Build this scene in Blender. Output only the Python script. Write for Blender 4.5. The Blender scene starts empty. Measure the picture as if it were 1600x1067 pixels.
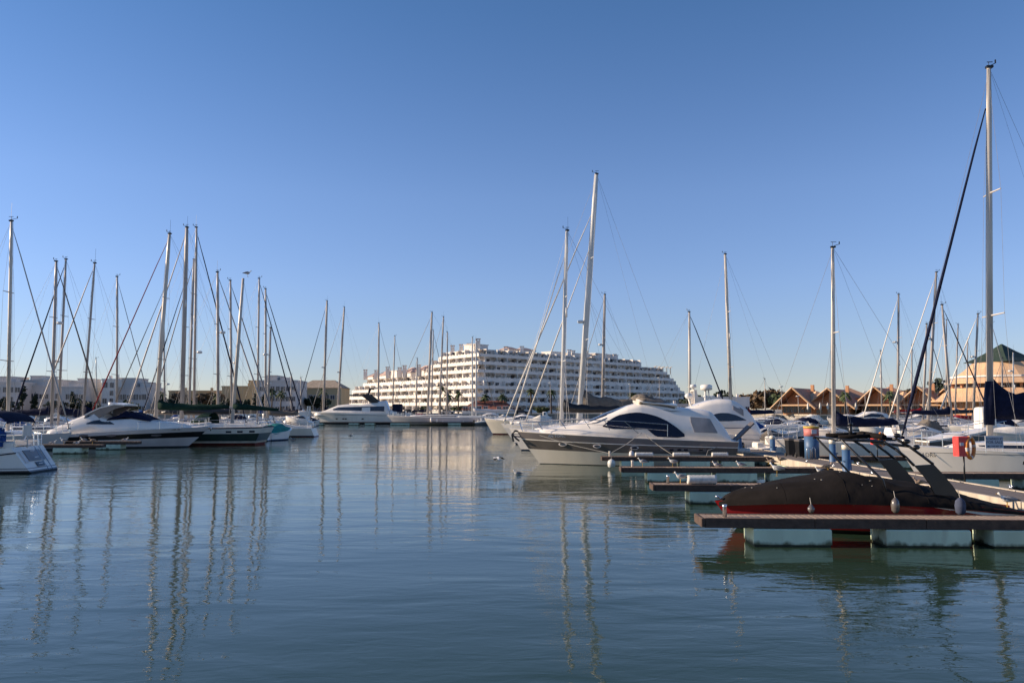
import bpy, math, random
from mathutils import Vector, Matrix
R = math.radians; PI = math.pi
rnd = random.Random(11)
sc = bpy.context.scene
COL = sc.collection
# ---------------- camera, world, sun, exposure
F, CX, CY, EYE = 1244.0, 800.0, 533.5, 3.0
PIT = math.atan((640 - CY) / F)
cam = bpy.data.cameras.new('camera'); cam.sensor_width = 36; cam.lens = 36 * F / 1600
cam.clip_start = .1; cam.clip_end = 20000
co = bpy.data.objects.new('camera', cam); COL.objects.link(co)
co.location = (0, 0, EYE); co.rotation_euler = (PI / 2 + PIT, 0, 0); sc.camera = co
SUN_AZ = R(-85)      # measured from +Y (the view axis) towards +X: the sun stands on the left
SUN_EL = R(20)
w = bpy.data.worlds.new('World'); sc.world = w; w.use_nodes = True
nt = w.node_tree; nt.nodes.clear()
sky = nt.nodes.new('ShaderNodeTexSky'); sky.sky_type = 'NISHITA'; sky.sun_disc = False
sky.sun_elevation = SUN_EL; sky.sun_rotation = SUN_AZ
sky.altitude = 0; sky.air_density = 1.0; sky.dust_density = .03; sky.ozone_density = 2.0
hs = nt.nodes.new('ShaderNodeMix'); hs.data_type = 'RGBA'; hs.blend_type = 'MULTIPLY'; hs.inputs[0].default_value = 1; hs.inputs[7].default_value = (.72, .835, 1.12, 1)   # white balance of the photograph
bg = nt.nodes.new('ShaderNodeBackground'); bg.inputs[1].default_value = .105
wo = nt.nodes.new('ShaderNodeOutputWorld')
nt.links.new(sky.outputs[0], hs.inputs[6])
# dusty air towards the horizon, deeper blue overhead (the same all round)
tcw = nt.nodes.new('ShaderNodeTexCoord'); sx = nt.nodes.new('ShaderNodeSeparateXYZ'); rp = nt.nodes.new('ShaderNodeValToRGB')
nt.links.new(tcw.outputs['Generated'], sx.inputs[0]); nt.links.new(sx.outputs['Z'], rp.inputs[0])
cs = [(0, (.86, .78, .80)), (.05, (.88, .79, .81)), (.15, (1.03, .93, .93)), (.26, (1.07, 1.0, .97)), (.46, (.76, .90, .90)), (1, (.66, .80, .82))]
el_ = rp.color_ramp.elements; el_[0].position = 0; el_[1].position = 1
for p_, c_ in cs[1:-1]: el_.new(p_)
for e_, (p_, c_) in zip(sorted(el_, key=lambda q: q.position), cs): e_.color = (*c_, 1)
h2 = nt.nodes.new('ShaderNodeMix'); h2.data_type = 'RGBA'; h2.blend_type = 'MULTIPLY'; h2.inputs[0].default_value = 1
nt.links.new(hs.outputs[2], h2.inputs[6]); nt.links.new(rp.outputs[0], h2.inputs[7]); nt.links.new(h2.outputs[2], bg.inputs[0]); nt.links.new(bg.outputs[0], wo.inputs[0])
sl = bpy.data.lights.new('sun', 'SUN'); sl.energy = 5.0; sl.angle = R(.53); sl.color = (1, .82, .62)
so = bpy.data.objects.new('sun', sl); COL.objects.link(so)
sd = Vector((math.sin(SUN_AZ) * math.cos(SUN_EL), math.cos(SUN_AZ) * math.cos(SUN_EL), math.sin(SUN_EL)))
so.rotation_euler = sd.to_track_quat('Z', 'Y').to_euler(); so.location = (-60, 0, 60)
sc.view_settings.view_transform = 'Standard'; sc.view_settings.look = 'None'
sc.view_settings.gamma = 1; sc.view_settings.use_curve_mapping = False
sc.view_settings.exposure = 0.48

# ---------------- helpers
def pix(px, py, d):
    """world point seen at pixel (px,py) of the 1600x1067 picture at depth y=d"""
    v = -(py - CY) / F; u = (px - CX) / F
    s = d / (math.cos(PIT) - v * math.sin(PIT))
    return Vector((u * s, d, EYE + (math.sin(PIT) + v * math.cos(PIT)) * s))
def gx(px, d): return pix(px, 655, d).x
def hz(py, d): return pix(800, py, d).z

def mat(name, rgb, rough=.5, metal=0., var=.12, scale=2.5, bump=0., coat=0., spec=.5, streak=False):
    m = bpy.data.materials.new(name); m.use_nodes = True
    n = m.node_tree; b = n.nodes['Principled BSDF']
    b.inputs['Roughness'].default_value = rough; b.inputs['Metallic'].default_value = metal
    b.inputs['Coat Weight'].default_value = coat; b.inputs['Specular IOR Level'].default_value = spec
    tc = n.nodes.new('ShaderNodeTexCoord'); mp = n.nodes.new('ShaderNodeMapping')
    if streak: mp.inputs['Scale'].default_value = (1, 1, .18)
    no = n.nodes.new('ShaderNodeTexNoise'); no.inputs['Scale'].default_value = scale; no.inputs['Detail'].default_value = 5
    cr = n.nodes.new('ShaderNodeMix'); cr.data_type = 'RGBA'
    cr.inputs[6].default_value = (*[max(0, c * (1 - var)) for c in rgb], 1)
    cr.inputs[7].default_value = (*[min(1, c * (1 + var)) for c in rgb], 1)
    n.links.new(tc.outputs['Object'], mp.inputs[0]); n.links.new(mp.outputs[0], no.inputs['Vector'])
    mr = n.nodes.new('ShaderNodeMapRange'); mr.inputs[1].default_value = .3; mr.inputs[2].default_value = .7
    n.links.new(no.outputs['Fac'], mr.inputs[0]); n.links.new(mr.outputs[0], cr.inputs[0])
    n.links.new(cr.outputs[2], b.inputs['Base Color'])
    if bump:
        bp = n.nodes.new('ShaderNodeBump'); bp.inputs['Strength'].default_value = 1; bp.inputs['Distance'].default_value = bump
        n2 = n.nodes.new('ShaderNodeTexNoise'); n2.inputs['Scale'].default_value = scale * 3; n2.inputs['Detail'].default_value = 4
        n.links.new(tc.outputs['Object'], n2.inputs['Vector']); n.links.new(n2.outputs['Fac'], bp.inputs['Height']); n.links.new(bp.outputs[0], b.inputs['Normal'])
    return m

M = dict(
 gel=mat('gelcoat_white', (.85, .78, .69), .22, var=.06, scale=1.2, coat=.3, streak=True),
 gel2=mat('gelcoat_cream', (.76, .68, .55), .3, var=.07, scale=1.2, coat=.2, streak=True),
 gel3=mat('gelcoat_pale_grey', (.64, .58, .54), .28, var=.07, scale=1.2, coat=.3, streak=True),
 deck=mat('deck_nonslip', (.62, .60, .56), .7, var=.1, scale=4),
 teak=mat('teak', (.30, .19, .11), .7, var=.25, scale=6),
 glass=mat('tinted_glass', (.012, .016, .028), .06, var=.2, coat=.5),
 glassb=mat('navy_tinted_glass', (.006, .008, .022), .10, var=.2, spec=.35),
 vinyl=mat('clear_vinyl', (.30, .27, .25), .12, var=.3, scale=1.0),
 black=mat('black_paint', (.012, .012, .013), .35, var=.3),
 rubber=mat('black_rubber', (.02, .018, .017), .7, var=.3, scale=5),
 navy=mat('navy_canvas', (.010, .013, .034), .85, var=.3, scale=5, bump=.02, spec=.12),
 blue=mat('blue_canvas', (.02, .06, .20), .85, var=.25, scale=5, bump=.02, spec=.12),
 royal=mat('blue_paint', (.05, .11, .21), .5, var=.2, scale=3),
 green=mat('green_canvas', (.010, .032, .022), .85, var=.3, scale=5, bump=.02, spec=.12),
 teal=mat('teal_canvas', (.03, .22, .20), .8, var=.25, scale=5, bump=.02, spec=.12),
 tan=mat('taupe_canvas', (.17, .145, .12), .9, var=.2, scale=4, bump=.03, spec=.12),
 sailw=mat('sail_white', (.76, .69, .59), .8, var=.12, scale=4, bump=.02, spec=.12),
 blackc=mat('black_canvas', (.014, .0115, .0105), .95, var=.28, scale=2.2, bump=.010, spec=.12),
 maroon=mat('maroon_canvas', (.22, .015, .02), .8, var=.25, scale=5, spec=.12),
 red=mat('red_gelcoat', (.28, .009, .012), .2, var=.15, scale=1.5, coat=.6),
 redp=mat('red_plastic', (.62, .06, .05), .45, var=.15, scale=4),
 pink=mat('faded_red_band', (.52, .17, .15), .6, var=.3, scale=6),
 yellow=mat('yellow_paint', (.55, .36, .06), .6, var=.2, scale=5),
 orange=mat('orange_plastic', (.75, .24, .04), .5, var=.15, scale=5),
 anti=mat('antifouling_dark', (.02, .025, .03), .8, var=.4, scale=3),
 antib=mat('antifouling_blue', (.015, .04, .10), .8, var=.4, scale=3),
 antir=mat('antifouling_red', (.20, .035, .025), .8, var=.35, scale=3),
 antig=mat('hull_bottle_green', (.010, .028, .022), .3, var=.25, scale=2, coat=.3),
 hnavy=mat('hull_navy', (.012, .018, .05), .2, var=.2, scale=1.5, coat=.5),
 hgrey=mat('hull_taupe_grey', (.115, .10, .09), .25, var=.15, scale=1.2, coat=.5),
 hgrey2=mat('hull_mid_grey', (.165, .145, .14), .28, var=.1, scale=1.2, coat=.5),
 cream=mat('cream_boot', (.60, .52, .40), .5, var=.12),
 alu=mat('mast_aluminium', (.62, .55, .47), .45, metal=.2, var=.14, scale=1.5, streak=True),
 aluw=mat('mast_white_paint', (.68, .66, .62), .35, var=.1, scale=1.5, streak=True),
 alud=mat('mast_grey_weathered', (.42, .37, .33), .5, metal=.15, var=.16, scale=1.5, streak=True),
 steel=mat('stainless_steel', (.62, .62, .62), .22, metal=.9, var=.1),
 wire=mat('rigging_wire', (.16, .16, .17), .5, metal=.5, var=.2),
 rope=mat('mooring_rope', (.42, .38, .32), .9, var=.25, scale=20),
 fend=mat('fender_white', (.62, .60, .54), .5, var=.2, scale=8),
 fendb=mat('fender_sock_navy', (.05, .06, .10), .9, var=.3, scale=8),
 conc=mat('float_pale_green', (.57, .66, .49), .75, var=.16, scale=1.6, bump=.006, streak=True),
 algae=mat('float_waterline_slime', (.03, .035, .018), .8, var=.4, scale=6),
 timber=mat('dock_timber', (.30, .215, .155), .85, var=.3, scale=5, bump=.004),
 timberd=mat('dock_fender_timber', (.075, .046, .033), .85, var=.35, scale=6, bump=.004),
 plank=mat('walkway_plank', (.16, .13, .11), .85, var=.3, scale=6, bump=.003),
 curb=mat('walkway_concrete', (.46, .39, .30), .85, var=.2, scale=3, bump=.006, streak=True),
 gullw=mat('gull_white_feather', (.68, .66, .62), .8, var=.08, scale=20),
 gullg=mat('gull_grey_feather', (.20, .20, .21), .8, var=.2, scale=20),
 gullb=mat('gull_black_feather', (.02, .02, .02), .8, var=.2),
 gully=mat('gull_bill', (.55, .32, .05), .5, var=.2),
 gulls=mat('gull_brown_feather', (.26, .19, .14), .85, var=.5, scale=40),
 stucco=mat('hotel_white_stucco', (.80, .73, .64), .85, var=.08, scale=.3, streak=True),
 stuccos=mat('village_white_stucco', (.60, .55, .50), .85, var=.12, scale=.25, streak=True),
 stuccoy=mat('ochre_stucco', (.50, .37, .20), .85, var=.1, scale=.4, streak=True),
 stuccor=mat('terracotta_render', (.52, .26, .13), .85, var=.14, scale=.5, streak=True),
 roofp=mat('roof_terracotta', (.40, .225, .14), .85, var=.2, scale=1.5),
 roofr=mat('roof_red_tile', (.26, .085, .05), .85, var=.25, scale=2),
 roofk=mat('pink_roof_tile', (.52, .36, .29), .85, var=.15, scale=1.5),
 roofc=mat('cream_canopy', (.66, .41, .23), .8, var=.08, scale=1),
 roofg=mat('green_tile_roof', (.022, .040, .026), .7, var=.3, scale=2),
 win=mat('building_window_glass', (.075, .075, .085), .12, var=.5, scale=.3),
 shut=mat('awning_tan', (.36, .28, .20), .9, var=.25, scale=1),
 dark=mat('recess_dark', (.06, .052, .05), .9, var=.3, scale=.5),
 leaf=mat('leaf_green', (.045, .065, .022), .8, var=.45, scale=1.2),
 leafd=mat('leaf_dark', (.022, .034, .016), .8, var=.45, scale=1.2),
 leafb=mat('leaf_brown', (.105, .065, .03), .85, var=.5, scale=.6),
 bark=mat('bark', (.09, .065, .045), .9, var=.3, scale=5),
 palm=mat('palm_green', (.055, .075, .022), .7, var=.4, scale=2),
 land=mat('quay_paving', (.26, .23, .20), .9, var=.15, scale=.2),
 quay=mat('quay_wall_stone', (.30, .27, .23), .9, var=.3, scale=.6, bump=.02),
 car1=mat('car_paint_silver', (.35, .36, .38), .3, metal=.4, var=.1),
 car2=mat('car_paint_dark', (.03, .035, .05), .3, var=.1),
 signw=mat('sign_white', (.52, .52, .55), .5, var=.08, scale=6),
 ink=mat('sign_ink', (.02, .025, .07), .6, var=.1),
)

def stain_float():
    """pale painted concrete with dark slime and rust creeping up unevenly from the waterline"""
    m = M['conc']; n = m.node_tree; L = n.links; b = n.nodes['Principled BSDF']; src = b.inputs['Base Color'].links[0].from_socket
    tc = n.nodes.new('ShaderNodeTexCoord'); sp = n.nodes.new('ShaderNodeSeparateXYZ'); L.new(tc.outputs['Object'], sp.inputs[0])
    mp = n.nodes.new('ShaderNodeMapping'); mp.inputs['Scale'].default_value = (1, 1, .25); L.new(tc.outputs['Object'], mp.inputs[0])
    no = n.nodes.new('ShaderNodeTexNoise'); no.inputs['Scale'].default_value = 3.2; no.inputs['Detail'].default_value = 8; L.new(mp.outputs[0], no.inputs['Vector'])
    sub = n.nodes.new('ShaderNodeMath'); sub.operation = 'MULTIPLY_ADD'; L.new(no.outputs['Fac'], sub.inputs[0]); sub.inputs[1].default_value = -.42; L.new(sp.outputs['Z'], sub.inputs[2])
    mr = n.nodes.new('ShaderNodeMapRange'); mr.inputs[1].default_value = -.17; mr.inputs[2].default_value = -.08; mr.inputs[3].default_value = 1; mr.inputs[4].default_value = 0; L.new(sub.outputs[0], mr.inputs[0])
    mx = n.nodes.new('ShaderNodeMix'); mx.data_type = 'RGBA'; L.new(mr.outputs[0], mx.inputs[0]); L.new(src, mx.inputs[6]); mx.inputs[7].default_value = (.10, .11, .06, 1)
    n3 = n.nodes.new('ShaderNodeTexNoise'); n3.inputs['Scale'].default_value = 2.2; n3.inputs['Detail'].default_value = 7; L.new(mp.outputs[0], n3.inputs['Vector'])
    m3 = n.nodes.new('ShaderNodeMapRange'); m3.inputs[1].default_value = .56; m3.inputs[2].default_value = .72; m3.inputs[4].default_value = .45; L.new(n3.outputs['Fac'], m3.inputs[0])
    m4 = n.nodes.new('ShaderNodeMix'); m4.data_type = 'RGBA'; L.new(m3.outputs[0], m4.inputs[0]); L.new(mx.outputs[2], m4.inputs[6]); m4.inputs[7].default_value = (.26, .20, .12, 1)
    L.new(m4.outputs[2], b.inputs['Base Color'])
stain_float()
class MB:
    def __init__(s): s.v = []; s.f = []; s.m = []; s.sm = []
    def add(s, vs, fs, m=0, sm=False):
        o = len(s.v); s.v.extend(tuple(p) for p in vs)
        for f in fs: s.f.append(tuple(i + o for i in f)); s.m.append(m); s.sm.append(sm)
    def box(s, x0, x1, y0, y1, z0, z1, m=0):
        s.add([(x0,y0,z0),(x1,y0,z0),(x1,y1,z0),(x0,y1,z0),(x0,y0,z1),(x1,y0,z1),(x1,y1,z1),(x0,y1,z1)],
              [(0,3,2,1),(4,5,6,7),(0,1,5,4),(1,2,6,5),(2,3,7,6),(3,0,4,7)], m)
    def bbox(s, x0, x1, y0, y1, z0, z1, b=.02, m=0):
        """box with chamfered vertical and top edges"""
        def ring(z, i): return [(x0+i+b,y0+i,z),(x1-i-b,y0+i,z),(x1-i,y0+i+b,z),(x1-i,y1-i-b,z),(x1-i-b,y1-i,z),(x0+i+b,y1-i,z),(x0+i,y1-i-b,z),(x0+i,y0+i+b,z)]
        s.loft([ring(z0, 0), ring(z1 - b, 0), ring(z1, b)], m)
    def loft(s, rings, m=0, sm=False, closed=True, cap0=True, cap1=True, mf=None):
        n = len(rings[0]); vs = [p for r in rings for p in r]; o = len(s.v)
        s.v.extend(tuple(p) for p in vs)
        for i in range(len(rings) - 1):
            for j in range(n if closed else n - 1):
                k = (j + 1) % n
                s.f.append((o+i*n+j, o+i*n+k, o+(i+1)*n+k, o+(i+1)*n+j)); s.m.append(mf(i, j) if mf else m); s.sm.append(sm)
        if closed and cap0: s.f.append(tuple(o + j for j in reversed(range(n)))); s.m.append(m); s.sm.append(False)
        if closed and cap1: s.f.append(tuple(o + (len(rings)-1)*n + j for j in range(n))); s.m.append(m); s.sm.append(False)
    def tube(s, pts, r, n=6, m=0, r2=None, sy=1.0, cap=True):
        pts = [Vector(p) for p in pts]; rings = []
        k = len(pts)
        for i, p in enumerate(pts):
            t = (pts[min(i+1, k-1)] - pts[max(i-1, 0)]).normalized()
            a = Vector((0, 1, 0)) if abs(t.y) < .9 else Vector((1, 0, 0))
            u = t.cross(a).normalized(); q = t.cross(u).normalized()
            ri = r[i] if isinstance(r, (list, tuple)) else (r if r2 is None else r + (r2 - r) * i / (k - 1))
            rings.append([p + u * ri * math.cos(2*PI*j/n) + q * ri * sy * math.sin(2*PI*j/n) for j in range(n)])
        s.loft(rings, m, sm=n > 5, cap0=cap, cap1=cap)
    def ball(s, c, rx, ry, rz, m=0, n=8, k=5):
        rings = []
        for i in range(k + 1):
            a = -PI/2 + PI * (i if 0 < i < k else (i + .12 if i == 0 else i - .12)) / k
            rings.append([(c[0]+rx*math.cos(a)*math.cos(2*PI*j/n), c[1]+ry*math.cos(a)*math.sin(2*PI*j/n), c[2]+rz*math.sin(a)) for j in range(n)])
        s.loft(rings, m, True)
    def prism(s, poly, y0, y1, m=0):
        """poly in (x,z), extruded along y"""
        n = len(poly)
        s.add([(x, y0, z) for x, z in poly] + [(x, y1, z) for x, z in poly],
              [tuple(range(n)), tuple(range(2*n-1, n-1, -1))] + [(j, n + j, n + (j+1) % n, (j+1) % n) for j in range(n)], m)
    def build(s, name, mats, parent=None, kind=None):
        me = bpy.data.meshes.new(name); me.from_pydata(s.v, [], s.f)
        if not isinstance(mats, (list, tuple)): mats = [mats]
        for q in mats: me.materials.append(M[q] if isinstance(q, str) else q)
        me.polygons.foreach_set('material_index', s.m); me.polygons.foreach_set('use_smooth', s.sm)
        me.update()
        o = bpy.data.objects.new(name, me); COL.objects.link(o)
        if parent is not None: o.parent = parent
        if kind: o['kind'] = kind
        return o

def tag(o, label, cat, group=None):
    o['label'] = label; o['category'] = cat
    if group: o['group'] = group
    return o
def thing(name, label, cat, loc, rz=0, group=None):
    o = bpy.data.objects.new(name, None); o.empty_display_size = .3; COL.objects.link(o)
    o.location = loc; o.rotation_euler = (0, 0, rz)
    return tag(o, label, cat, group)
def inst(src, parent, loc, rz=0, scale=None, name=None):
    c = src.copy(); COL.objects.link(c); c.parent = parent; c.location = loc; c.rotation_euler = (0, 0, rz)
    if scale: c.scale = scale
    return c
def copy_thing(src, loc, rz, label, group=None, scale=1.0):
    c = src.copy(); COL.objects.link(c); c.location = loc; c.rotation_euler = (0, 0, rz); c['label'] = label
    c.scale = (scale,) * 3
    if group: c['group'] = group
    for ch in src.children:
        d = ch.copy(); COL.objects.link(d); d.parent = c
        for g in ch.children:
            e = g.copy(); COL.objects.link(e); e.parent = d
    return c
def lin(pts, x):
    if x <= pts[0][0]: return pts[0][1]
    for (a, p), (b, q) in zip(pts, pts[1:]):
        if x <= b: return p + (q - p) * (x - a) / (b - a)
    return pts[-1][1]
def text_mesh(s, body, size, name, m, parent, loc, rot):
    cu = bpy.data.curves.new(name, 'FONT'); cu.body = body; cu.size = size; cu.align_x = 'CENTER'; cu.extrude = .004; cu.resolution_u = 2
    tmp = bpy.data.objects.new(name, cu); COL.objects.link(tmp)
    me = bpy.data.meshes.new_from_object(tmp, depsgraph=bpy.context.evaluated_depsgraph_get())
    bpy.data.objects.remove(tmp); me.name = name; me.materials.clear(); me.materials.append(M[m])
    o = bpy.data.objects.new(name, me); COL.objects.link(o)
    o.parent = parent; o.location = loc; o.rotation_euler = rot
    return o
# ---------------- water
def water_mat():
    m = bpy.data.materials.new('harbour_water'); m.use_nodes = True; n = m.node_tree; b = n.nodes['Principled BSDF']
    b.inputs['Base Color'].default_value = (.026, .050, .030, 1); b.inputs['Roughness'].default_value = .02
    b.inputs['IOR'].default_value = 1.333; b.inputs['Specular IOR Level'].default_value = .5
    tc = n.nodes.new('ShaderNodeTexCoord'); L = n.links
    def noise(sx, sy, rot, scale, detail, dist=0.):
        mp = n.nodes.new('ShaderNodeMapping'); mp.inputs['Scale'].default_value = (sx, sy, 1); mp.inputs['Rotation'].default_value = (0, 0, R(rot))
        t = n.nodes.new('ShaderNodeTexNoise'); t.inputs['Scale'].default_value = scale; t.inputs['Detail'].default_value = detail
        t.inputs['Distortion'].default_value = dist; t.inputs['Roughness'].default_value = .55
        L.new(tc.outputs['Object'], mp.inputs[0]); L.new(mp.outputs[0], t.inputs['Vector']); return t.outputs['Fac']
    def mth(op, a, c):
        q = n.nodes.new('ShaderNodeMath'); q.operation = op
        for i, z in enumerate((a, c)):
            if isinstance(z, (int, float)): q.inputs[i].default_value = z
            else: L.new(z, q.inputs[i])
        return q.outputs[0]
    patch = noise(1, 1.6, 8, .045, 2)                     # calm and ruffled patches
    mr = n.nodes.new('ShaderNodeMapRange'); mr.inputs[1].default_value = .38; mr.inputs[2].default_value = .62
    mr.inputs[3].default_value = .42; mr.inputs[4].default_value = 1.35; L.new(patch, mr.inputs[0])
    swell = noise(.55, 1.3, 6, .55, 2, .4)                # long low undulation
    rip = noise(.6, 1.5, -5, 2.2, 3, .7)                  # ripples
    fine = noise(.7, 1.4, 12, 6.0, 2, .5)
    h = mth('ADD', mth('MULTIPLY', swell, .040), mth('ADD', mth('MULTIPLY', rip, .0075), mth('MULTIPLY', fine, .0019)))
    h = mth('MULTIPLY', h, mr.outputs[0])
    bp = n.nodes.new('ShaderNodeBump'); bp.inputs['Strength'].default_value = 1; bp.inputs['Distance'].default_value = 1.0
    L.new(h, bp.inputs['Height']); L.new(bp.outputs[0], b.inputs['Normal'])
    return m
M['water'] = water_mat()
mb = MB(); mb.add([(-3000, -60, 0), (3000, -60, 0), (3000, 5000, 0), (-3000, 5000, 0)], [(0, 1, 2, 3)])
mb.build('harbour_water', 'water', kind='structure')
# seabed stops anything seen from below
LZ = 1.7
def land_z(x, y): return LZ
edge = [(-3000, 235), (-75, 235), (-40, 252), (70, 252), (78, 205), (150, 196), (260, 190), (3000, 190)]
mb = MB()
n = len(edge)
vs = [(x, y, -1.5) for x, y in edge] + [(x, y, LZ) for x, y in edge] + [(x, 5200, LZ) for x, y in edge]
mb.add(vs, [(i, i+1, n+i+1, n+i) for i in range(n-1)], 1)
mb.add(vs, [(n+i, n+i+1, 2*n+i+1, 2*n+i) for i in range(n-1)], 0)
mb.build('ground', ['land', 'quay'], kind='structure')
mb = MB()
for (x0, y0), (x1, y1) in zip(edge, edge[1:]):
    if max(x0, x1) < -400 or min(x0, x1) > 400: pass
    a, b_ = Vector((x0, y0, 0)), Vector((x1, y1, 0)); t = (b_ - a).normalized(); nn = Vector((t.y, -t.x, 0))
    ring = lambda p: [p + nn*.25 + Vector((0,0,LZ-.25)), p + nn*.25 + Vector((0,0,LZ+.1)), p - nn*.4 + Vector((0,0,LZ+.1)), p - nn*.4 + Vector((0,0,LZ-.25))]
    mb.loft([ring(a), ring(b_)], 0)
mb.build('quay_kerb', ['curb'], kind='structure')

# ---------------- vegetation
def leaf_crown(seed, rx, ry, rz, n=420, size=.55, base=0.0):
    g = random.Random(seed); mb = MB()
    lobes = [(g.uniform(-.5,.5)*rx, g.uniform(-.5,.5)*ry, g.uniform(-.35,.5)*rz, g.uniform(.4,.65)) for _ in range(7)]
    for i in range(n):
        lx, ly, lz, lr = g.choice(lobes)
        a, u = g.uniform(0, 2*PI), g.uniform(-1, 1); q = (1-u*u)**.5; r = lr * g.uniform(.55, 1.0)**.5
        c = Vector((lx + rx*r*q*math.cos(a), ly + ry*r*q*math.sin(a), base + rz + lz + rz*r*u))
        d1 = Vector((g.uniform(-1,1), g.uniform(-1,1), g.uniform(-.6,.6))).normalized(); d2 = d1.cross(Vector((g.uniform(-1,1), g.uniform(-1,1), g.uniform(-1,1)))).normalized()
        s = size * g.uniform(.6, 1.4)
        mb.add([c - d1*s - d2*s*.3, c + d1*s*.2 - d2*s*.8, c + d1*s + d2*s*.2, c - d1*s*.1 + d2*s*.8], [(0, 1, 2, 3)])
    return mb
def tree(label, px, py_top, d, width, leaf='leaf', seed=1, group=None, n=420, z0=LZ, size=None):
    """a tree whose crown top reaches pixel row py_top at depth d"""
    x = gx(px, d); top = hz(py_top, d); H = top - z0
    t = thing('tree', label, 'tree', (x, d, z0), seed * .7, group)
    rx = width / 2; rz = H * .42
    leaf_crown(seed, rx, rx, rz, n, size or max(.35, width*.07), H - 2*rz*1.02).build('crown', leaf, t)
    mb = MB(); mb.tube([(0,0,-.1), (.1,0,H*.3), (-.1,.1,H*.62)], [H*.035, H*.026, H*.015], 6)
    for a in (0, 2.1, 4.2): mb.tube([(0,0,H*.32), (rx*.45*math.cos(a), rx*.45*math.sin(a), H*.62)], H*.016, 5, r2=H*.007)
    mb.build('trunk', 'bark', t)
    return t
def palm(label, px, py_top, d, seed=1, group='palms along the quay', z0=LZ, R0=2.2):
    x = gx(px, d); H = hz(py_top, d) - z0; g = random.Random(seed)
    t = thing('palm_tree', label, 'palm tree', (x, d, z0), g.uniform(0, 6), group)
    mb = MB(); H2 = H - R0*.45
    mb.tube([(0,0,-.1), (.12,0,H2*.5), (.05,0,H2)], [.26, .2, .22], 7); mb.build('trunk', 'bark', t)
    mb = MB()
    for i in range(26):
        a = i * 2.4; el = g.uniform(-.5, 1.25); L = R0 * g.uniform(.8, 1.1); pts = []
        for k in range(6):
            s = k / 5; e = el - s * 1.5
            pts.append(Vector((.05 + math.cos(a)*L*s*math.cos(el)*(.9), math.sin(a)*L*s*math.cos(el)*.9, H2 + L*(s*math.sin(el) - .55*s*s))))
        sd_ = Vector((-math.sin(a), math.cos(a), 0))
        for k in range(5):
            w0, w1 = .26*math.sin(PI*(k+.3)/6), .26*math.sin(PI*(k+1.3)/6)
            p, q = pts[k], pts[k+1]; dn = Vector((0, 0, -.18))
            mb.add([p, q, q + sd_*w1*1.4 + dn, p + sd_*w0*1.4 + dn], [(0,1,2,3)]); mb.add([p, q, q - sd_*w1*1.4 + dn, p - sd_*w0*1.4 + dn], [(0,1,2,3)])
    mb.build('crown', 'palm', t)
    return t

# ---------------- buildings
def window_mesh(w, h, frame='stucco', glass='win', curtain=None, c0=-.4, c1=.1):
    """window lying in local xz, facing -y, origin at its lower middle"""
    mb = MB(); f = .12
    mb.box(-w/2, w/2, -.05, .1, 0, h, 1)
    mb.box(-w/2-f, -w/2, -.1, .1, -f, h+f, 0); mb.box(w/2, w/2+f, -.1, .1, -f, h+f, 0)
    mb.box(-w/2, w/2, -.1, .1, h, h+f, 0); mb.box(-w/2, w/2, -.12, .1, -f, 0, 0)
    mb.box(-.04, .04, -.08, .1, 0, h, 0)
    if curtain: mb.box(w*c0, w*c1, -.065, .1, .05, h-.05, 2)
    o = mb.build('window', [frame, glass, curtain or glass]); COL.objects.unlink(o); return o
WIN_H = window_mesh(3.0, 2.3); WIN_HV = [WIN_H, WIN_H, window_mesh(3.0, 2.3, 'stucco', 'win', 'sailw', -.48, -.1), window_mesh(3.4, 2.3, 'stucco', 'win', 'shut', .05, .47), window_mesh(2.0, 2.3, 'stucco', 'dark'), window_mesh(3.6, 2.4, 'shut', 'win', 'sailw', -.2, .2)]; WIN_S = window_mesh(1.3, 1.6, 'stuccos'); WIN_L = window_mesh(1.8, 1.6, 'stuccor'); WIN_N = window_mesh(1.6, 1.5)

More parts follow.
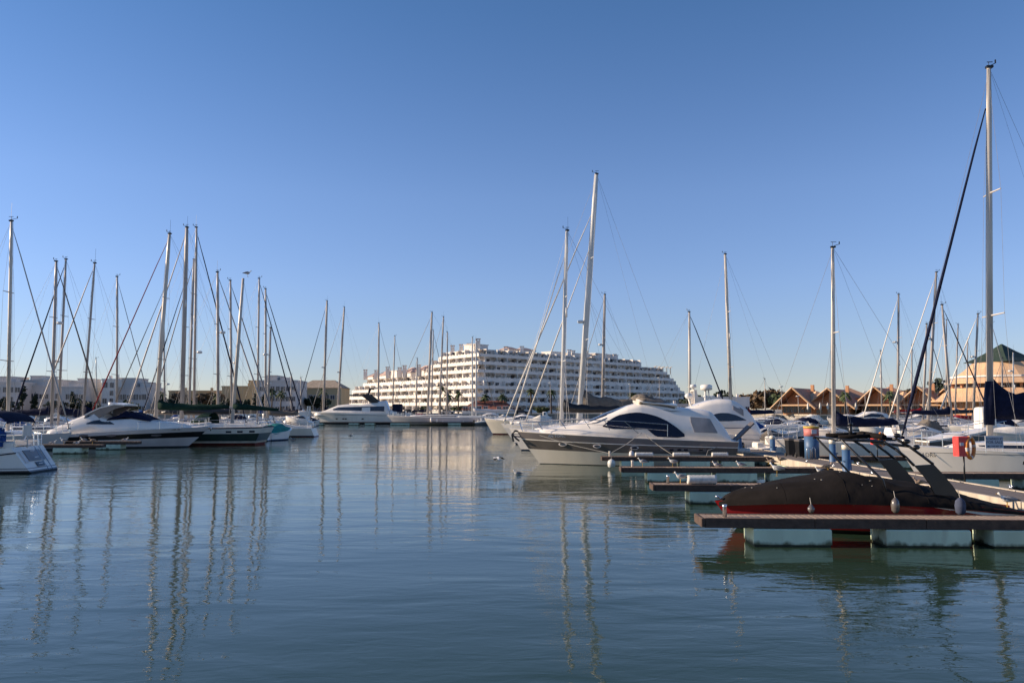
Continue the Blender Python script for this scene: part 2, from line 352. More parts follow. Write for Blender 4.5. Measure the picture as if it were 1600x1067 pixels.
def hotel():
    C = Vector((gx(742, 310), 310, LZ))
    t = thing('hotel', 'large white stepped hotel with stacked balconies rising behind the marina', 'hotel', C)
    Rr = Vector((gx(1076, 415), 415, LZ)) - C; Ll = Vector((gx(538, 405), 405, LZ)) - C
    FH = 3.3
    TH = math.tan(math.acos(Rr.normalized().dot(Ll.normalized()))/2)
    def wing(vec, floors, outn, ends, side):
        Lw = vec.length; u = vec.normalized(); nrm = outn
        ang = math.atan2(u.y, u.x) if side > 0 else math.atan2(-u.y, -u.x)
        for k in range(floors):
            off = -nrm * (k * 1.15 + (1.5 if k > 3 else 0)); z0 = k * FH
            s0 = 0 if side > 0 else 0
            s1 = ends[k]
            def P(s, o, z): return u * s + off + nrm * o + Vector((0, 0, z))
            mb = MB()      # floor slab with parapet, teeth on its rim
            b = s1; am = lambda o: (off.length - o)/TH; a = am(1.9) + .4
            def seg(sa, sb, oa, ob, za, zb, m=0):
                s1_, s2_ = (am(oa), am(ob)) if sa is None else (sa, sa)
                mb.add([P(s1_,oa,za),P(sb,oa,za),P(sb,ob,za),P(s2_,ob,za),P(s1_,oa,zb),P(sb,oa,zb),P(sb,ob,zb),P(s2_,ob,zb)],
                       [(0,3,2,1),(4,5,6,7),(0,1,5,4),(1,2,6,5),(2,3,7,6),(3,0,4,7)], m)
            seg(None, b, -16, 1.9, z0 - .3, z0)
            seg(None, b, 1.6, 1.9, z0, z0 + 1.0)
            sA = a
            while sA < b - 2:
                if side < 0 or k % 2 == 0 or rnd.random() < .55: seg(sA + .2, sA + (1.1 if side < 0 else rnd.choice((1.1, 2.4))), 1.52, 1.98, z0 + 1.0, z0 + 1.3)
                sA += 2.3 if side < 0 else 2.9
            mb.build('balcony', ['stucco'], t)
            mb = MB(); seg(None, b - .3, -15, -.6, z0, z0 + FH - .3); mb.build('wall', 'stuccos' if side > 0 and k % 3 == 1 else 'stucco', t)
            mb = MB(); sA = a + 4.2
            while sA < b:
                seg(sA, sA + .25, -.6, 1.55 if rnd.random() < .5 else .9, z0, z0 + FH - .3); sA += 6.2
            for q in range(int((b - a) / 6.2)):       # awnings, planters and shade in the recesses
                s_ = a + q * 6.2 + rnd.uniform(.5, 3.0)
                if rnd.random() < .5: seg(s_, s_ + rnd.uniform(1.5, 4), .3, 1.5, z0 + 2.3, z0 + 2.5, 1)
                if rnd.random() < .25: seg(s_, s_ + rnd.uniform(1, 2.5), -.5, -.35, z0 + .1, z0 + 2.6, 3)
                if rnd.random() < .5: seg(s_ + 1, s_ + 2.0, 1.1, 1.5, z0 + .7, z0 + rnd.uniform(1.0, 1.5), 2)
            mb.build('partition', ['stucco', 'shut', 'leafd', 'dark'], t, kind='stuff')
            sA = a + 7.3
            while sA < b - 1:
                p = P(sA, -.6 + .02, z0 + .05)
                if rnd.random() < .93: inst(rnd.choice(WIN_HV), t, p, ang, (rnd.uniform(.75, 1.35), 1, 1.0))
                sA += 6.2
    ur = Rr.normalized(); nr = Vector((ur.y, -ur.x, 0)); ul = Ll.normalized(); nl = Vector((-ul.y, ul.x, 0))
    Lr, Lf = Rr.length, Ll.length
    wing(Rr, 8, nr, [Lr, Lr, Lr, Lr - 1, Lr - 3, Lr - 5, Lr - 9, Lr - 30], 1)
    wing(Ll, 8, nl, [Lf, Lf, Lf - 2, Lf - 5, Lf - 12, 48, 45, 40], -1)
    # roof huts, chimneys
    def hut(vec_u, nrm, s, o, z, w, dpt, h, nm='roof_hut', m='stucco', roof=None):
        mb = MB(); a = vec_u * s - nrm * o
        def Q(i, j, zz): return a + vec_u * i - nrm * j + Vector((0, 0, zz))
        mb.add([Q(0,0,z),Q(w,0,z),Q(w,dpt,z),Q(0,dpt,z),Q(0,0,z+h),Q(w,0,z+h),Q(w,dpt,z+h),Q(0,dpt,z+h)], [(0,3,2,1),(4,5,6,7),(0,1,5,4),(1,2,6,5),(2,3,7,6),(3,0,4,7)], 0)
        if roof:
            e = .5
            mb.add([Q(-e,-e,z+h),Q(w+e,-e,z+h),Q(w+e,dpt+e,z+h),Q(-e,dpt+e,z+h),Q(w*.3,dpt/2,z+h+roof),Q(w*.7,dpt/2,z+h+roof)], [(0,1,5,4),(1,2,5),(2,3,4,5),(3,0,4),(3,2,1,0)], 1)
        else:
            mb.add([Q(-.3,-.3,z+h),Q(w+.3,-.3,z+h),Q(w+.3,dpt+.3,z+h),Q(-.3,dpt+.3,z+h),Q(-.3,-.3,z+h+.3),Q(w+.3,-.3,z+h+.3),Q(w+.3,dpt+.3,z+h+.3),Q(-.3,dpt+.3,z+h+.3)], [(0,3,2,1),(4,5,6,7),(0,1,5,4),(1,2,6,5),(2,3,7,6),(3,0,4,7)], 0)
        mb.build(nm, [m, 'roofk'], t)
    def chim(vec_u, nrm, s, o, z, h):
        mb = MB(); a = vec_u * s - nrm * o
        h *= .72; mb.box(a.x-.8, a.x+.8, a.y-.8, a.y+.8, z, z+h, 0); mb.box(a.x-.7, a.x-.4, a.y-.7, a.y+.7, z+h, z+h+.5, 0); mb.box(a.x+.4, a.x+.7, a.y-.7, a.y+.7, z+h, z+h+.5, 0)
        mb.box(a.x-1.0, a.x+1.0, a.y-1.0, a.y+1.0, z+h+.5, z+h+.75, 1); mb.build('chimney', ['stucco', 'roofk'], t)
    zt = 7 * FH - .3
    g = random.Random(5)
    s = 14
    while s < Lr - 22:
        w = g.uniform(5, 10)
        ze = zt + (FH if s < Lr - 38 else 0)
        if g.random() < .85: hut(ur, nr, s, 14 + g.uniform(0, 3), ze, w, 6, g.uniform(1.4, 2.4), roof=1.3 if g.random() < .3 else None)
        if g.random() < .8: chim(ur, nr, s + g.uniform(0, w), 13.4, ze, g.uniform(1.8, 3.2))
        s += w + g.uniform(1, 6)
    for s_ in (17, 24, 30, 37): chim(ul, nl, s_, 13, zt + FH, 3.4 if s_ > 18 else 5.5)
    z5 = 5 * FH - .3
    for (s_, w, h, rf) in ((Lf*.42, 7, 2.6, 2.4), (Lf*.52, 8, 2.0, 2.6), (Lf*.63, 6, 3.2, None), (Lf*.72, 9, 1.6, 2.6), (Lf*.84, 6, 1.5, 2.0)):
        hut(ul, nl, s_, 6, z5, w, 7, h, roof=rf)
    for s_, h in ((Lf*.45, 6), (Lf*.56, 6.5), (Lf*.60, 5.5), (Lf*.70, 6.5), (Lf*.80, 5), (Lf*.90, 6)): chim(ul, nl, s_, 5.5, z5, h)
    # pergola at the far roof end
    mb = MB(); a = ur * (Lr - 16) - nr * 9
    for i in range(5): 
        p = a + ur * i * 3.4; mb.box(p.x-.15, p.x+.15, p.y-.15, p.y+.15, 6*FH, 7*FH+.2)
        mb.box(p.x-.15, p.x+.15, p.y-4, p.y+4, 7*FH+.2, 7*FH+.45)
    mb.build('pergola', 'shut', t)
    return t
hotel()

def block(name, label, px0, px1, pyt, d, depth=14, mt='stuccos', cols=6, rows=3, roof='parapet', group=None, win=WIN_S, z0=LZ, yaw=0, cat='building', tiers=()):
    x0, x1 = gx(px0, d), gx(px1, d); H = hz(pyt, d) - z0; W = x1 - x0
    t = thing(name, label, cat, ((x0+x1)/2, d, z0), yaw, group)
    mb = MB(); mb.box(-W/2, W/2, 0, depth, -.2, H); mb.build('wall', mt, t)
    mb = MB()
    if roof == 'parapet':
        mb.box(-W/2-.15, W/2+.15, -.15, .2, H, H+.5); mb.box(-W/2-.15, -W/2+.2, .2, depth, H, H+.5); mb.box(W/2-.2, W/2+.15, .2, depth, H, H+.5); mb.box(-W/2+.2, W/2-.2, .2, depth, H-.01, H+.08)
        for i in range(2): 
            cx = W*(-.25 + .5*i); mb.box(cx-.4, cx+.4, 3, 3.8, H+.08, H+1.6)
        mb.build('roof', mt, t)
    else:
        e = .5; h2 = min(3.2, depth*.25)
        mb.add([(-W/2-e,-e,H),(W/2+e,-e,H),(W/2+e,depth+e,H),(-W/2-e,depth+e,H),(-W/2+h2*1.3,depth/2,H+h2),(W/2-h2*1.3,depth/2,H+h2)], [(0,1,5,4),(1,2,5),(2,3,4,5),(3,0,4),(3,2,1,0)])
        mb.build('roof', roof, t)
    for ti, (a, b, hh) in enumerate(tiers):
        yo = 2.5 + 1.1*ti; mb = MB(); mb.box(-W/2 + W*a + .3*ti, -W/2 + W*b - .3*ti, yo, depth-1-yo*.2, H+.12+.05*ti, H+hh); mb.box(-W/2+W*a-.2+.3*ti, -W/2+W*b+.2-.3*ti, yo-.2, depth-.8-yo*.2, H+hh, H+hh+.25); mb.build('roof_room', mt, t)
    for r in range(rows):
        for c in range(cols):
            if rnd.random() < .1: continue
            inst(win, t, (-W/2 + W*(c+.5)/cols, -.02, .8 + r*(H-.6)/rows), 0, (rnd.uniform(.8, 1.3), 1, rnd.uniform(.9, 1.1)))
    return t
# white village houses on the left quay
vg = 'white village houses beyond the left moorings'
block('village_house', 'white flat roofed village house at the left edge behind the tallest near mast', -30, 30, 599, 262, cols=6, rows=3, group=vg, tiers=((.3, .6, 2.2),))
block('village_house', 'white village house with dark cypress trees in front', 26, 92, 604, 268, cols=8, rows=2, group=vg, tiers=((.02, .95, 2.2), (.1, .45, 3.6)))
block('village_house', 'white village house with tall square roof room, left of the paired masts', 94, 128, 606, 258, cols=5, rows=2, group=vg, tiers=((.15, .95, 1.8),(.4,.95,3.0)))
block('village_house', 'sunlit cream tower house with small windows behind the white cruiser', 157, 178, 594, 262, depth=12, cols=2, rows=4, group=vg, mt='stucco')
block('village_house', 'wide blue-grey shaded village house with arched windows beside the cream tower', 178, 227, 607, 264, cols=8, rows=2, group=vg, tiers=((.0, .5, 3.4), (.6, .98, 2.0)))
block('garden_wall_house', 'long low ochre building with flat roof left of the grey apartment house', 262, 345, 612, 300, mt='stuccoy', cols=0, rows=0, cat='building')
block('warehouse', 'sunlit yellow building with plain walls behind the furled black sail', 345, 396, 605, 290, mt='stuccoy', cols=4, rows=1, depth=20, tiers=((.75, .98, 2.4),))
block('apartment_house', 'small grey and white apartment house with satellite dish on roof', 404, 462, 596, 272, cols=7, rows=3, tiers=((.1, .4, 2.0), (.45, .6, 1.4)))
block('tiled_building', 'ochre building with brown hipped roof left of the hotel', 462, 532, 606, 300, mt='stuccoy', cols=8, rows=2, roof='shut', depth=16)
block('restaurant', 'low red roofed restaurant in front of the hotel corner', 722, 806, 640, 262, mt='stucco', cols=8, rows=1, roof='roofr', depth=12, win=WIN_N)
block('annex', 'small pale terrace building at the right foot of the hotel', 1112, 1172, 622, 300, mt='stucco', cols=8, rows=1, win=WIN_N)
block('kiosk', 'low white kiosk with dark glass on the quay at the hotel right end', 1040, 1110, 633, 280, mt='stuccos', cols=9, rows=1, win=WIN_N)

def gable_house(label, pkx, pky, d, w, ridge, yaw, group, h=3.6):
    """open A-frame gable at the front; ridge runs back from the peak"""
    x = gx(pkx, d); H = hz(pky, d) - LZ
    t = thing('gabled_house', label, 'house', (x, d, LZ), yaw, group)
    eave = 1.6; W = w/2
    mb = MB(); th = .28     # two roof slopes, real thickness
    for sgn in (-1, 1):
        a = [(0, -1.6, H), (sgn*(W+1.1), -1.6, eave), (sgn*(W+1.1), ridge, eave), (0, ridge, H)]
        vs = a + [(p[0]*.985, p[1], p[2]-th) for p in a]
        fs = [(0,1,2,3),(7,6,5,4),(0,4,5,1),(1,5,6,2),(2,6,7,3)]
        mb.add(vs, fs if sgn < 0 else [tuple(reversed(f)) for f in fs])
    mb.build('roof', 'roofp', t)
    mb = MB()
    for sgn in (-1, 1):
        mb.tube([(0, -1.75, H+.05), (sgn*(W+1.2), -1.75, eave-.05)], .22, 4)
    mb.build('barge_board', 'roofc', t)
    mb = MB(); mb.box(-W*.82, W*.82, 2.2, ridge-.3, -.1, eave+.4); mb.prism([(-W*.82, eave+.4), (W*.82, eave+.4), (W*.5, H*.62), (0, H-.5), (-W*.5, H*.62)], 2.4, 2.7); mb.build('wall', 'stuccor', t)
    mb = MB(); mb.prism([(-W*.9, eave+1.1), (W*.9, eave+1.1), (W*.98, eave+.7), (-W*.98, eave+.7)], -1.2, 2.0); mb.build('porch_roof', 'roofc', t)
    for i in range(4): inst(WIN_L, t, (-W*.6 + i*W*.4, 2.15, .5))
    mb = MB(); mb.box(W*.3, W*.3+.8, ridge*.55, ridge*.55+.8, H-2, H+1.0); mb.build('chimney', 'stuccor', t)
    return t
gg = 'terracotta gabled houses along the right quay'
gable_house('terracotta A-frame house nearest the brown scrub hill', 1242, 606, 214, 9.5, 17, R(-38), gg)
gable_house('terracotta A-frame house directly behind the mast with the navy boom cover', 1297, 607, 212, 11, 19, R(-36), gg)
gable_house('terracotta A-frame house with a palm in front of its right slope', 1370, 605, 208, 10, 18, R(-36), gg)
gable_house('terracotta A-frame house partly hidden by the slanting navy forestay', 1437, 604, 206, 10, 18, R(-36), gg)
gable_house('terracotta A-frame house beside the big domed pavilion', 1478, 608, 216, 9, 14, R(-32), gg)
block('terrace_house', 'low terracotta wing with dormer roof between the second and third gables', 1318, 1366, 622, 222, mt='stuccor', cols=6, rows=1, win=WIN_L, roof='roofp', depth=12)
block('terrace_house', 'low terracotta wing linking the third and fourth gables', 1385, 1432, 620, 220, mt='stuccor', cols=6, rows=1, win=WIN_L, roof='roofp', depth=12)

def hip_house(label, px, pyt, d, w, group=gg):
    x = gx(px, d); H = hz(pyt, d) - LZ; t = thing('hipped_house', label, 'house', (x, d, LZ), R(12), group); e = 2.3
    mb = MB(); mb.box(-w*.42, w*.42, -w*.42, w*.42, -.1, e+.1); mb.build('wall', 'stuccor', t)
    mb = MB(); r = lambda k, z: [(-k, -k, z), (k, -k, z), (k, k, z), (-k, k, z)]
    mb.loft([r(w*.55, e-.1), r(w*.55, e+.1), r(.2, H)]); mb.build('roof', 'roofc', t)
    for i in range(2): inst(WIN_L, t, (-w*.2 + i*w*.4, -w*.42-.02, .4))
hip_house('small cream hipped roof between the first and second gables', 1277, 611, 218, 9)
hip_house('small cream hipped roof between the third and fourth gables', 1414, 612, 214, 9)
hip_house('small cream hipped roof behind the radar mast left of the fourth gable', 1398, 615, 224, 8)
hip_house('small cream hipped roof under the left slope of the pavilion', 1492, 606, 205, 9)
hip_house('small cream hipped roof right of the second gable by the palm', 1350, 614, 226, 7)

def pavilion():
    d = 200; x = gx(1571, d)
    t = thing('pavilion', 'big round cream pavilion with stepped conical roof and dark green pyramid top', 'building', (x, d, LZ), R(20))
    n = 16
    def ring(r, z, k=n): return [(r*math.cos(2*PI*(j+.5)/k), r*math.sin(2*PI*(j+.5)/k), z) for j in range(k)]
    zz = lambda py: hz(py, d) - LZ
    mb = MB(); mb.loft([ring(13.4, -.1), ring(13.4, zz(613))], 0); mb.build('wall', 'stuccor', t)
    mb = MB(); mb.loft([ring(17.5, zz(628)), ring(15, zz(620)), ring(12.2, zz(608)), ring(12.2, zz(607))], 0, cap0=False); mb.loft([ring(17.1, zz(629)), ring(17.5, zz(628))], 0, cap0=True, cap1=False); mb.build('lower_canopy', 'roofc', t)
    mb = MB(); mb.loft([ring(11.4, zz(607)), ring(11.4, zz(599))], 0); mb.build('upper_wall', 'dark', t)
    for j in range(16):
        a = 2*PI*(j+.5)/16; p = Vector((11.6*math.cos(a), 11.6*math.sin(a), zz(606)))
        mb = MB(); mb.box(-.25, .25, -.25, .25, 0, zz(599)-zz(606)); o = mb.build('pillar', 'stuccor', t); o.location = p; o.rotation_euler = (0,0,a)
    mb = MB(); mb.loft([ring(13.3, zz(600)), ring(13.3, zz(598.4)), ring(12.0, zz(593)), ring(10.9, zz(588.5)), ring(8.6, zz(578)), ring(6.9, zz(568)), ring(6.6, zz(567))], 0); mb.build('upper_roof', 'roofc', t)
    mb = MB(); mb.loft([ring(11.9, zz(590.5)), ring(11.9, zz(588))], 0, cap0=False, cap1=False); mb.build('gutter_ring', 'stucco', t)
    mb = MB(); q = 4
    def sq(r, z): return [(r*math.cos(PI/4+PI/2*j), r*math.sin(PI/4+PI/2*j), z) for j in range(4)]
    mb.loft([sq(8.6, zz(566.5)), sq(8.6, zz(566)), sq(6.2, zz(560)), sq(3.0, zz(549)), sq(.15, zz(537.5))], 0); mb.build('top_roof', 'roofg', t)
    mb = MB(); mb.loft([sq(6.4, zz(570)), sq(6.4, zz(565.8))], 0); mb.build('lantern_wall', 'dark', t)
pavilion()

# trees and palms
tg = 'bushy trees beyond the buildings'
k = 0
for (px, py, d, wd, lf, lab) in (
    (268, 622, 270, 9, 'leafd', 'dark bush at the left end of the long ochre building'), (300, 624, 272, 8, 'leaf', 'green bush before the middle of the long ochre building'), (352, 622, 268, 9, 'leafd', 'dark bush at the foot of the yellow building'), (372, 625, 270, 7, 'leaf', 'low green bush right of the dark one by the yellow building'), (8, 622, 248, 8, 'leafd', 'dark bush by the village at the left border'), (84, 624, 246, 7, 'leafd', 'dark bush between two white village houses'), (136, 622, 250, 9, 'leafd', 'dark bush left of the cream tower house'), (206, 624, 250, 6, 'leaf', 'green bush at the blue-grey village house'),
    (1182, 614, 330, 16, 'leafb', 'brown leafless tree mass beside the pale terrace building'),
    (1196, 610, 320, 18, 'leafb', 'rounded brown winter tree on the low hill'),
    (1210, 607, 315, 17, 'leafb', 'tallest brown tree of the scrub hill'),
    (1224, 612, 300, 14, 'leaf', 'olive green tree next to the first gabled house'),
    (1340, 612, 260, 14, 'leaf', 'green tree rising behind the low terracotta wing'),
    (1425, 606, 270, 13, 'leafb', 'brownish tree between the third and fourth gables'),
    (1483, 590, 262, 11, 'leafd', 'dark round pine left of the pavilion canopy'),
    (1520, 612, 250, 9, 'leafd', 'dark shrub tree below the pavilion roof'),
    (142, 600, 300, 12, 'leafd', 'dark umbrella pine between two white village houses'),
    (150, 604, 296, 9, 'leaf', 'small green tree left of the cream tower house'),
    (236, 612, 290, 13, 'leaf', 'green tree right of the blue-grey village house'),
    (282, 612, 280, 9, 'leafb', 'brownish tree behind the twin thick masts'),
    (320, 614, 284, 12, 'leafb', 'low brown tree in front of the long ochre building'),
    (478, 622, 285, 9, 'leaf', 'green leafy tree beside the ochre hipped roof building'),
    (497, 618, 284, 10, 'leafd', 'dark green tree left of the hotel wing'),
    (660, 634, 290, 6, 'leaf', 'small green tree under the sunlit balconies'),
    (715, 634, 292, 6, 'leaf', 'small tree beside the red roofed restaurant'),
    (846, 636, 285, 7, 'leaf', 'yellow green bush in front of the shaded hotel wing'),
    (884, 634, 285, 8, 'leaf', 'green bush behind the two leaning masts'),
    (1085, 612, 340, 12, 'leafd', 'dark trees at the far right end of the hotel'),
    (1102, 618, 335, 11, 'leafd', 'dark tree mass right of the hotel end'),
    (1140, 612, 345, 14, 'leafd', 'dark tree crowns behind the pale terrace building'),
    (1020, 634, 285, 8, 'leafd', 'dark bush in front of the hotel right wing')):
    k += 1; tree(lab, px, py, d, wd, lf, k, tg, n=420 if wd > 9 else 240)
def cypress(label, px, py, d):
    t = thing('cypress_tree', label, 'tree', (gx(px, d), d, LZ), 0, 'cypresses in front of the village'); H = hz(py, d) - LZ
    leaf_crown(px, 1.0, 1.0, H/2, 160, .45, 0).build('crown', 'leafd', t); mb = MB(); mb.tube([(0,0,-.1), (0,0,H*.5)], .15, 5); mb.build('trunk', 'bark', t)
for px, py, lab in ((34, 600, 'slim cypress in front of the white house with dark cypresses'), (52, 612, 'short cypress beside the slim one on the village quay'), (112, 612, 'cypress in front of the house with square roof room'), (398, 604, 'cypress beside the sunlit yellow building'), (412, 610, 'cypress left of the grey apartment house'), (385, 616, 'small cypress under the yellow building')):
    cypress(lab, px, py, 250)
for i, (px, py, d, lab) in enumerate((
    (424, 606, 255, 'palm in front of the apartment house, left one of the pair'), (438, 609, 258, 'palm in front of the apartment house, right one of the pair'),
    (504, 606, 262, 'palm beside the mast left of the hotel'), (688, 600, 270, 'palm by the sunlit hotel wing with brownish crown'),
    (700, 612, 268, 'palm between the thin masts in front of the hotel'), (716, 610, 266, 'palm with wide fronds at the hotel corner'),
    (758, 614, 266, 'palm in front of the shaded hotel wall near the red roof'), (785, 614, 266, 'palm right of the red roofed restaurant'),
    (830, 606, 268, 'palm behind the slanting forestays'), (862, 608, 268, 'palm left of the tall pale mast'),
    (990, 612, 268, 'palm above the taupe sail cover'),
    (1321, 610, 190, 'palm before the low terracotta wing'), (1391, 610, 186, 'palm on the right slope of the third gabled house'),
    (250, 610, 258, 'palm left of the leaning mast by the long ochre building'), (338, 614, 262, 'palm before the yellow building'))):
    palm(lab, px, py, d, i + 3, R0=2.2 if d > 200 else 1.9)
# umbrellas, lamp posts, cars on the quays
def umbrella(px, d, lab):
    t = thing('parasol', lab, 'parasol', (gx(px, d), d, LZ), 0, 'closed cream parasols on the terrace'); mb = MB(); mb.tube([(0,0,0), (0,0,3.0)], .05, 6); mb.build('pole', 'steel', t)
    mb = MB(); mb.tube([(0,0,1.3), (0,0,1.6), (0,0,2.6), (0,0,3.1)], [.12, .28, .22, .03], 7); mb.build('canopy', 'sailw', t)
for px, lab in ((1263, 'closed cream parasol before the first gabled house'), (1282, 'closed cream parasol between the first two gabled houses'), (1294, 'closed cream parasol under the second gable'), (1322, 'closed cream parasol by the palm of the terracotta wing'), (1338, 'closed cream parasol in front of the dormer wing')): umbrella(px, 200, lab)
def lamp(px, py, d, lab):
    t = thing('street_lamp', lab, 'street lamp', (gx(px, d), d, LZ), 0, 'lamp posts on the quay'); H = hz(py, d) - LZ
    mb = MB(); mb.tube([(0,0,0), (0,0,H)], .09, 6, r2=.06); mb.build('pole', 'alud', t); mb = MB(); mb.tube([(-.5,0,H), (.5,0,H+.05)], .12, 6); mb.build('lamp_head', 'aluw', t)
for px, py, lab in ((1248, 619, 'slim lamp post before the first gabled house'), (1222, 604, 'tall thin lamp post at the scrub hill'), (1353, 612, 'lamp post before the low terracotta wing')): lamp(px, py, 203, lab)
for px, py, lab in ((860, 598, 'tall lamp post in front of the shaded hotel wing'), (1031, 590, 'tall lamp post at the hotel right wing'), (985, 600, 'lamp post above the taupe sail cover'), (455, 610, 'lamp post by the apartment house')): lamp(px, py, 256, lab)
def car(px, d, m, lab, rz=0):
    t = thing('parked_car', lab, 'car', (gx(px, d), d, LZ), rz, 'cars parked on the quay'); mb = MB()
    mb.loft([[(x, y, z) for x, z in ((-2.1,.3),(2.1,.3),(2.15,.75),(1.2,.9),(-2.0,.95))] for y in (-.85, .85)], 0); mb.build('body', m, t)
    mb = MB(); mb.loft([[(x, y, z) for x, z in ((-1.7,.92),(1.1,.9),(.5,1.42),(-1.3,1.45))] for y in (-.7, .7)], 0); mb.build('cabin', 'glass', t)
    for x in (-1.35, 1.35):
        for y in (-.85, .65):
            mb = MB(); mb.tube([(x, y, .32), (x, y+.2, .32)], .32, 10); mb.build('wheel', 'rubber', t)
cars = [(20, 'car1', 'silver car on the village quay beside the left border mast'), (70, 'car2', 'dark car parked before the white house with roof room'), (152, 'car1', 'silver car parked below the umbrella pine'), (200, 'car2', 'dark car before the blue-grey village house'), (214, 'car1', 'silver car next to the dark one by the blue-grey house'), (470, 'car1', 'silver car parked by the ochre hipped building'), (640, 'car2', 'dark car below the sunlit hotel wing'), (700, 'car1', 'silver car below the wide palm at the hotel corner'), (815, 'car2', 'dark car right of the red restaurant'), (1060, 'car1', 'silver car by the low white kiosk')]
for px, m, lab in cars: car(px, 250, m, lab)
# ---------------- boat builders (local +x = bow, z=0 waterline, origin amidships)
class Hull:
    def __init__(s, L, B, fb, fs, rake=1.3, stern=.78, full=2.2, flare=.35, tr=.3, zb=-.35, mid=None):
        s.L, s.B, s.fb, s.fs, s.rake, s.stern, s.full, s.flare, s.tr, s.zb = L, B, fb, fs, rake, stern, full, flare, tr, zb
        s.mid = mid if mid is not None else fs + (fb-fs)*.25
    def sheer(s, t):
        a, b, c = s.fs, s.mid, s.fb       # quadratic through stern, mid, bow
        return a*(1-t)*(1-2*t) + 4*b*t*(1-t) + c*t*(2*t-1)
    def half(s, t):
        v = s.B/2 * (s.stern + (1-s.stern)*math.sin(PI/2*min(1, t/.42)))
        if t > .42: v *= max(0, 1 - ((t-.42)/.58)**s.full)
        return max(v, .015)
    def pt(s, t, z, sgn):
        sh = s.sheer(t); u = max(0, min(1, (z - s.zb)/(sh - s.zb)))
        bow = max(0, (t-.45)/.55)
        lo = .80 - (.80-.12*(1-s.flare)) * bow**1.2
        wd = s.half(t) * (lo + (1-lo) * u**(.55 + .9*bow*s.flare))
        if u < .3: wd *= .72 + .28*(u/.3)
        x = t*s.L - s.L/2 - s.rake * t**4 * (1-u)**1.1 + (1-t)**8 * (s.tr*u if s.tr > 0 else -s.tr*(1-u))   # tr > 0: reversed transom, tr < 0: overhanging stern
        return (x, sgn*wd, z)
    def side(s, x, z):
        """half beam at local x (ignoring rake refinement) and height z"""
        t = min(.999, max(0, (x + s.L/2)/s.L))
        for _ in range(3):
            p = s.pt(t, z, 1); t = min(1, max(0, t + (x - p[0])/s.L))
        return s.pt(t, z, 1)[1]
    def mesh(s, rows, n=16):
        """rows: (kind, value, material slot above this row); kind 'z' absolute height, 'f' fraction of sheer, 'd' metres below sheer"""
        mb = MB(); ts = [i/n for i in range(n)] + [ .97, 1.0 ]
        ts = sorted(set(ts))
        def Z(r, t):
            sh = s.sheer(t); return {'z': r[1], 'f': sh*r[1], 'd': sh - r[1]}[r[0]]
        for sgn in (1, -1):
            for ri in range(len(rows)-1):
                o = len(mb.v)
                for t in ts: mb.v.append(s.pt(t, Z(rows[ri], t), sgn)); mb.v.append(s.pt(t, Z(rows[ri+1], t), sgn))
                for i in range(len(ts)-1):
                    q = (o+2*i, o+2*i+2, o+2*i+3, o+2*i+1)
                    mb.f.append(q if sgn < 0 else tuple(reversed(q))); mb.m.append(rows[ri][2]); mb.sm.append(True)
        for ri in range(len(rows)-1):   # transom
            a, b = Z(rows[ri], 0), Z(rows[ri+1], 0)
            mb.add([s.pt(0, a, -1), s.pt(0, a, 1), s.pt(0, b, 1), s.pt(0, b, -1)], [(0, 1, 2, 3)], rows[ri][2])
        return mb
    def deck(s, mb, m=0, inset=.0, dz=0., t0=0, t1=1, crown=.06, n=14):
        rings = []
        for i in range(n+1):
            t = t0 + (t1-t0)*i/n; z = s.sheer(t) + dz; p = s.pt(t, s.sheer(t), 1); w = max(.01, p[1]-inset)
            rings.append([(p[0], -w, z), (p[0], -w*.5, z+crown*.8), (p[0], 0, z+crown), (p[0], w*.5, z+crown*.8), (p[0], w, z)])
        mb.loft(rings, m, True, closed=False)
    def rail(s, mb, t0, t1, h, step=1.6, r=.018, m=0, inset=.06, both=True, wires=2, r2=None):
        for sgn in ((1, -1) if both else (-1,)):
            n = max(1, round((t1-t0)*s.L/step)); prev = None
            for i in range(n+1):
                t = t0 + (t1-t0)*i/n; p = Vector(s.pt(t, s.sheer(t), sgn)); p.y -= sgn*min(inset, abs(p.y)*.8)
                q = p + Vector((0, 0, h)); mb.tube([p, q], r, 4, m)
                if prev is not None:
                    for k in range(wires):
                        f = 1 - k*.45; mb.tube([prev[0].lerp(prev[1], f), p.lerp(q, f)], (r2 or r)*(1 if k == 0 else .6), 4, m)
                prev = (p, q)

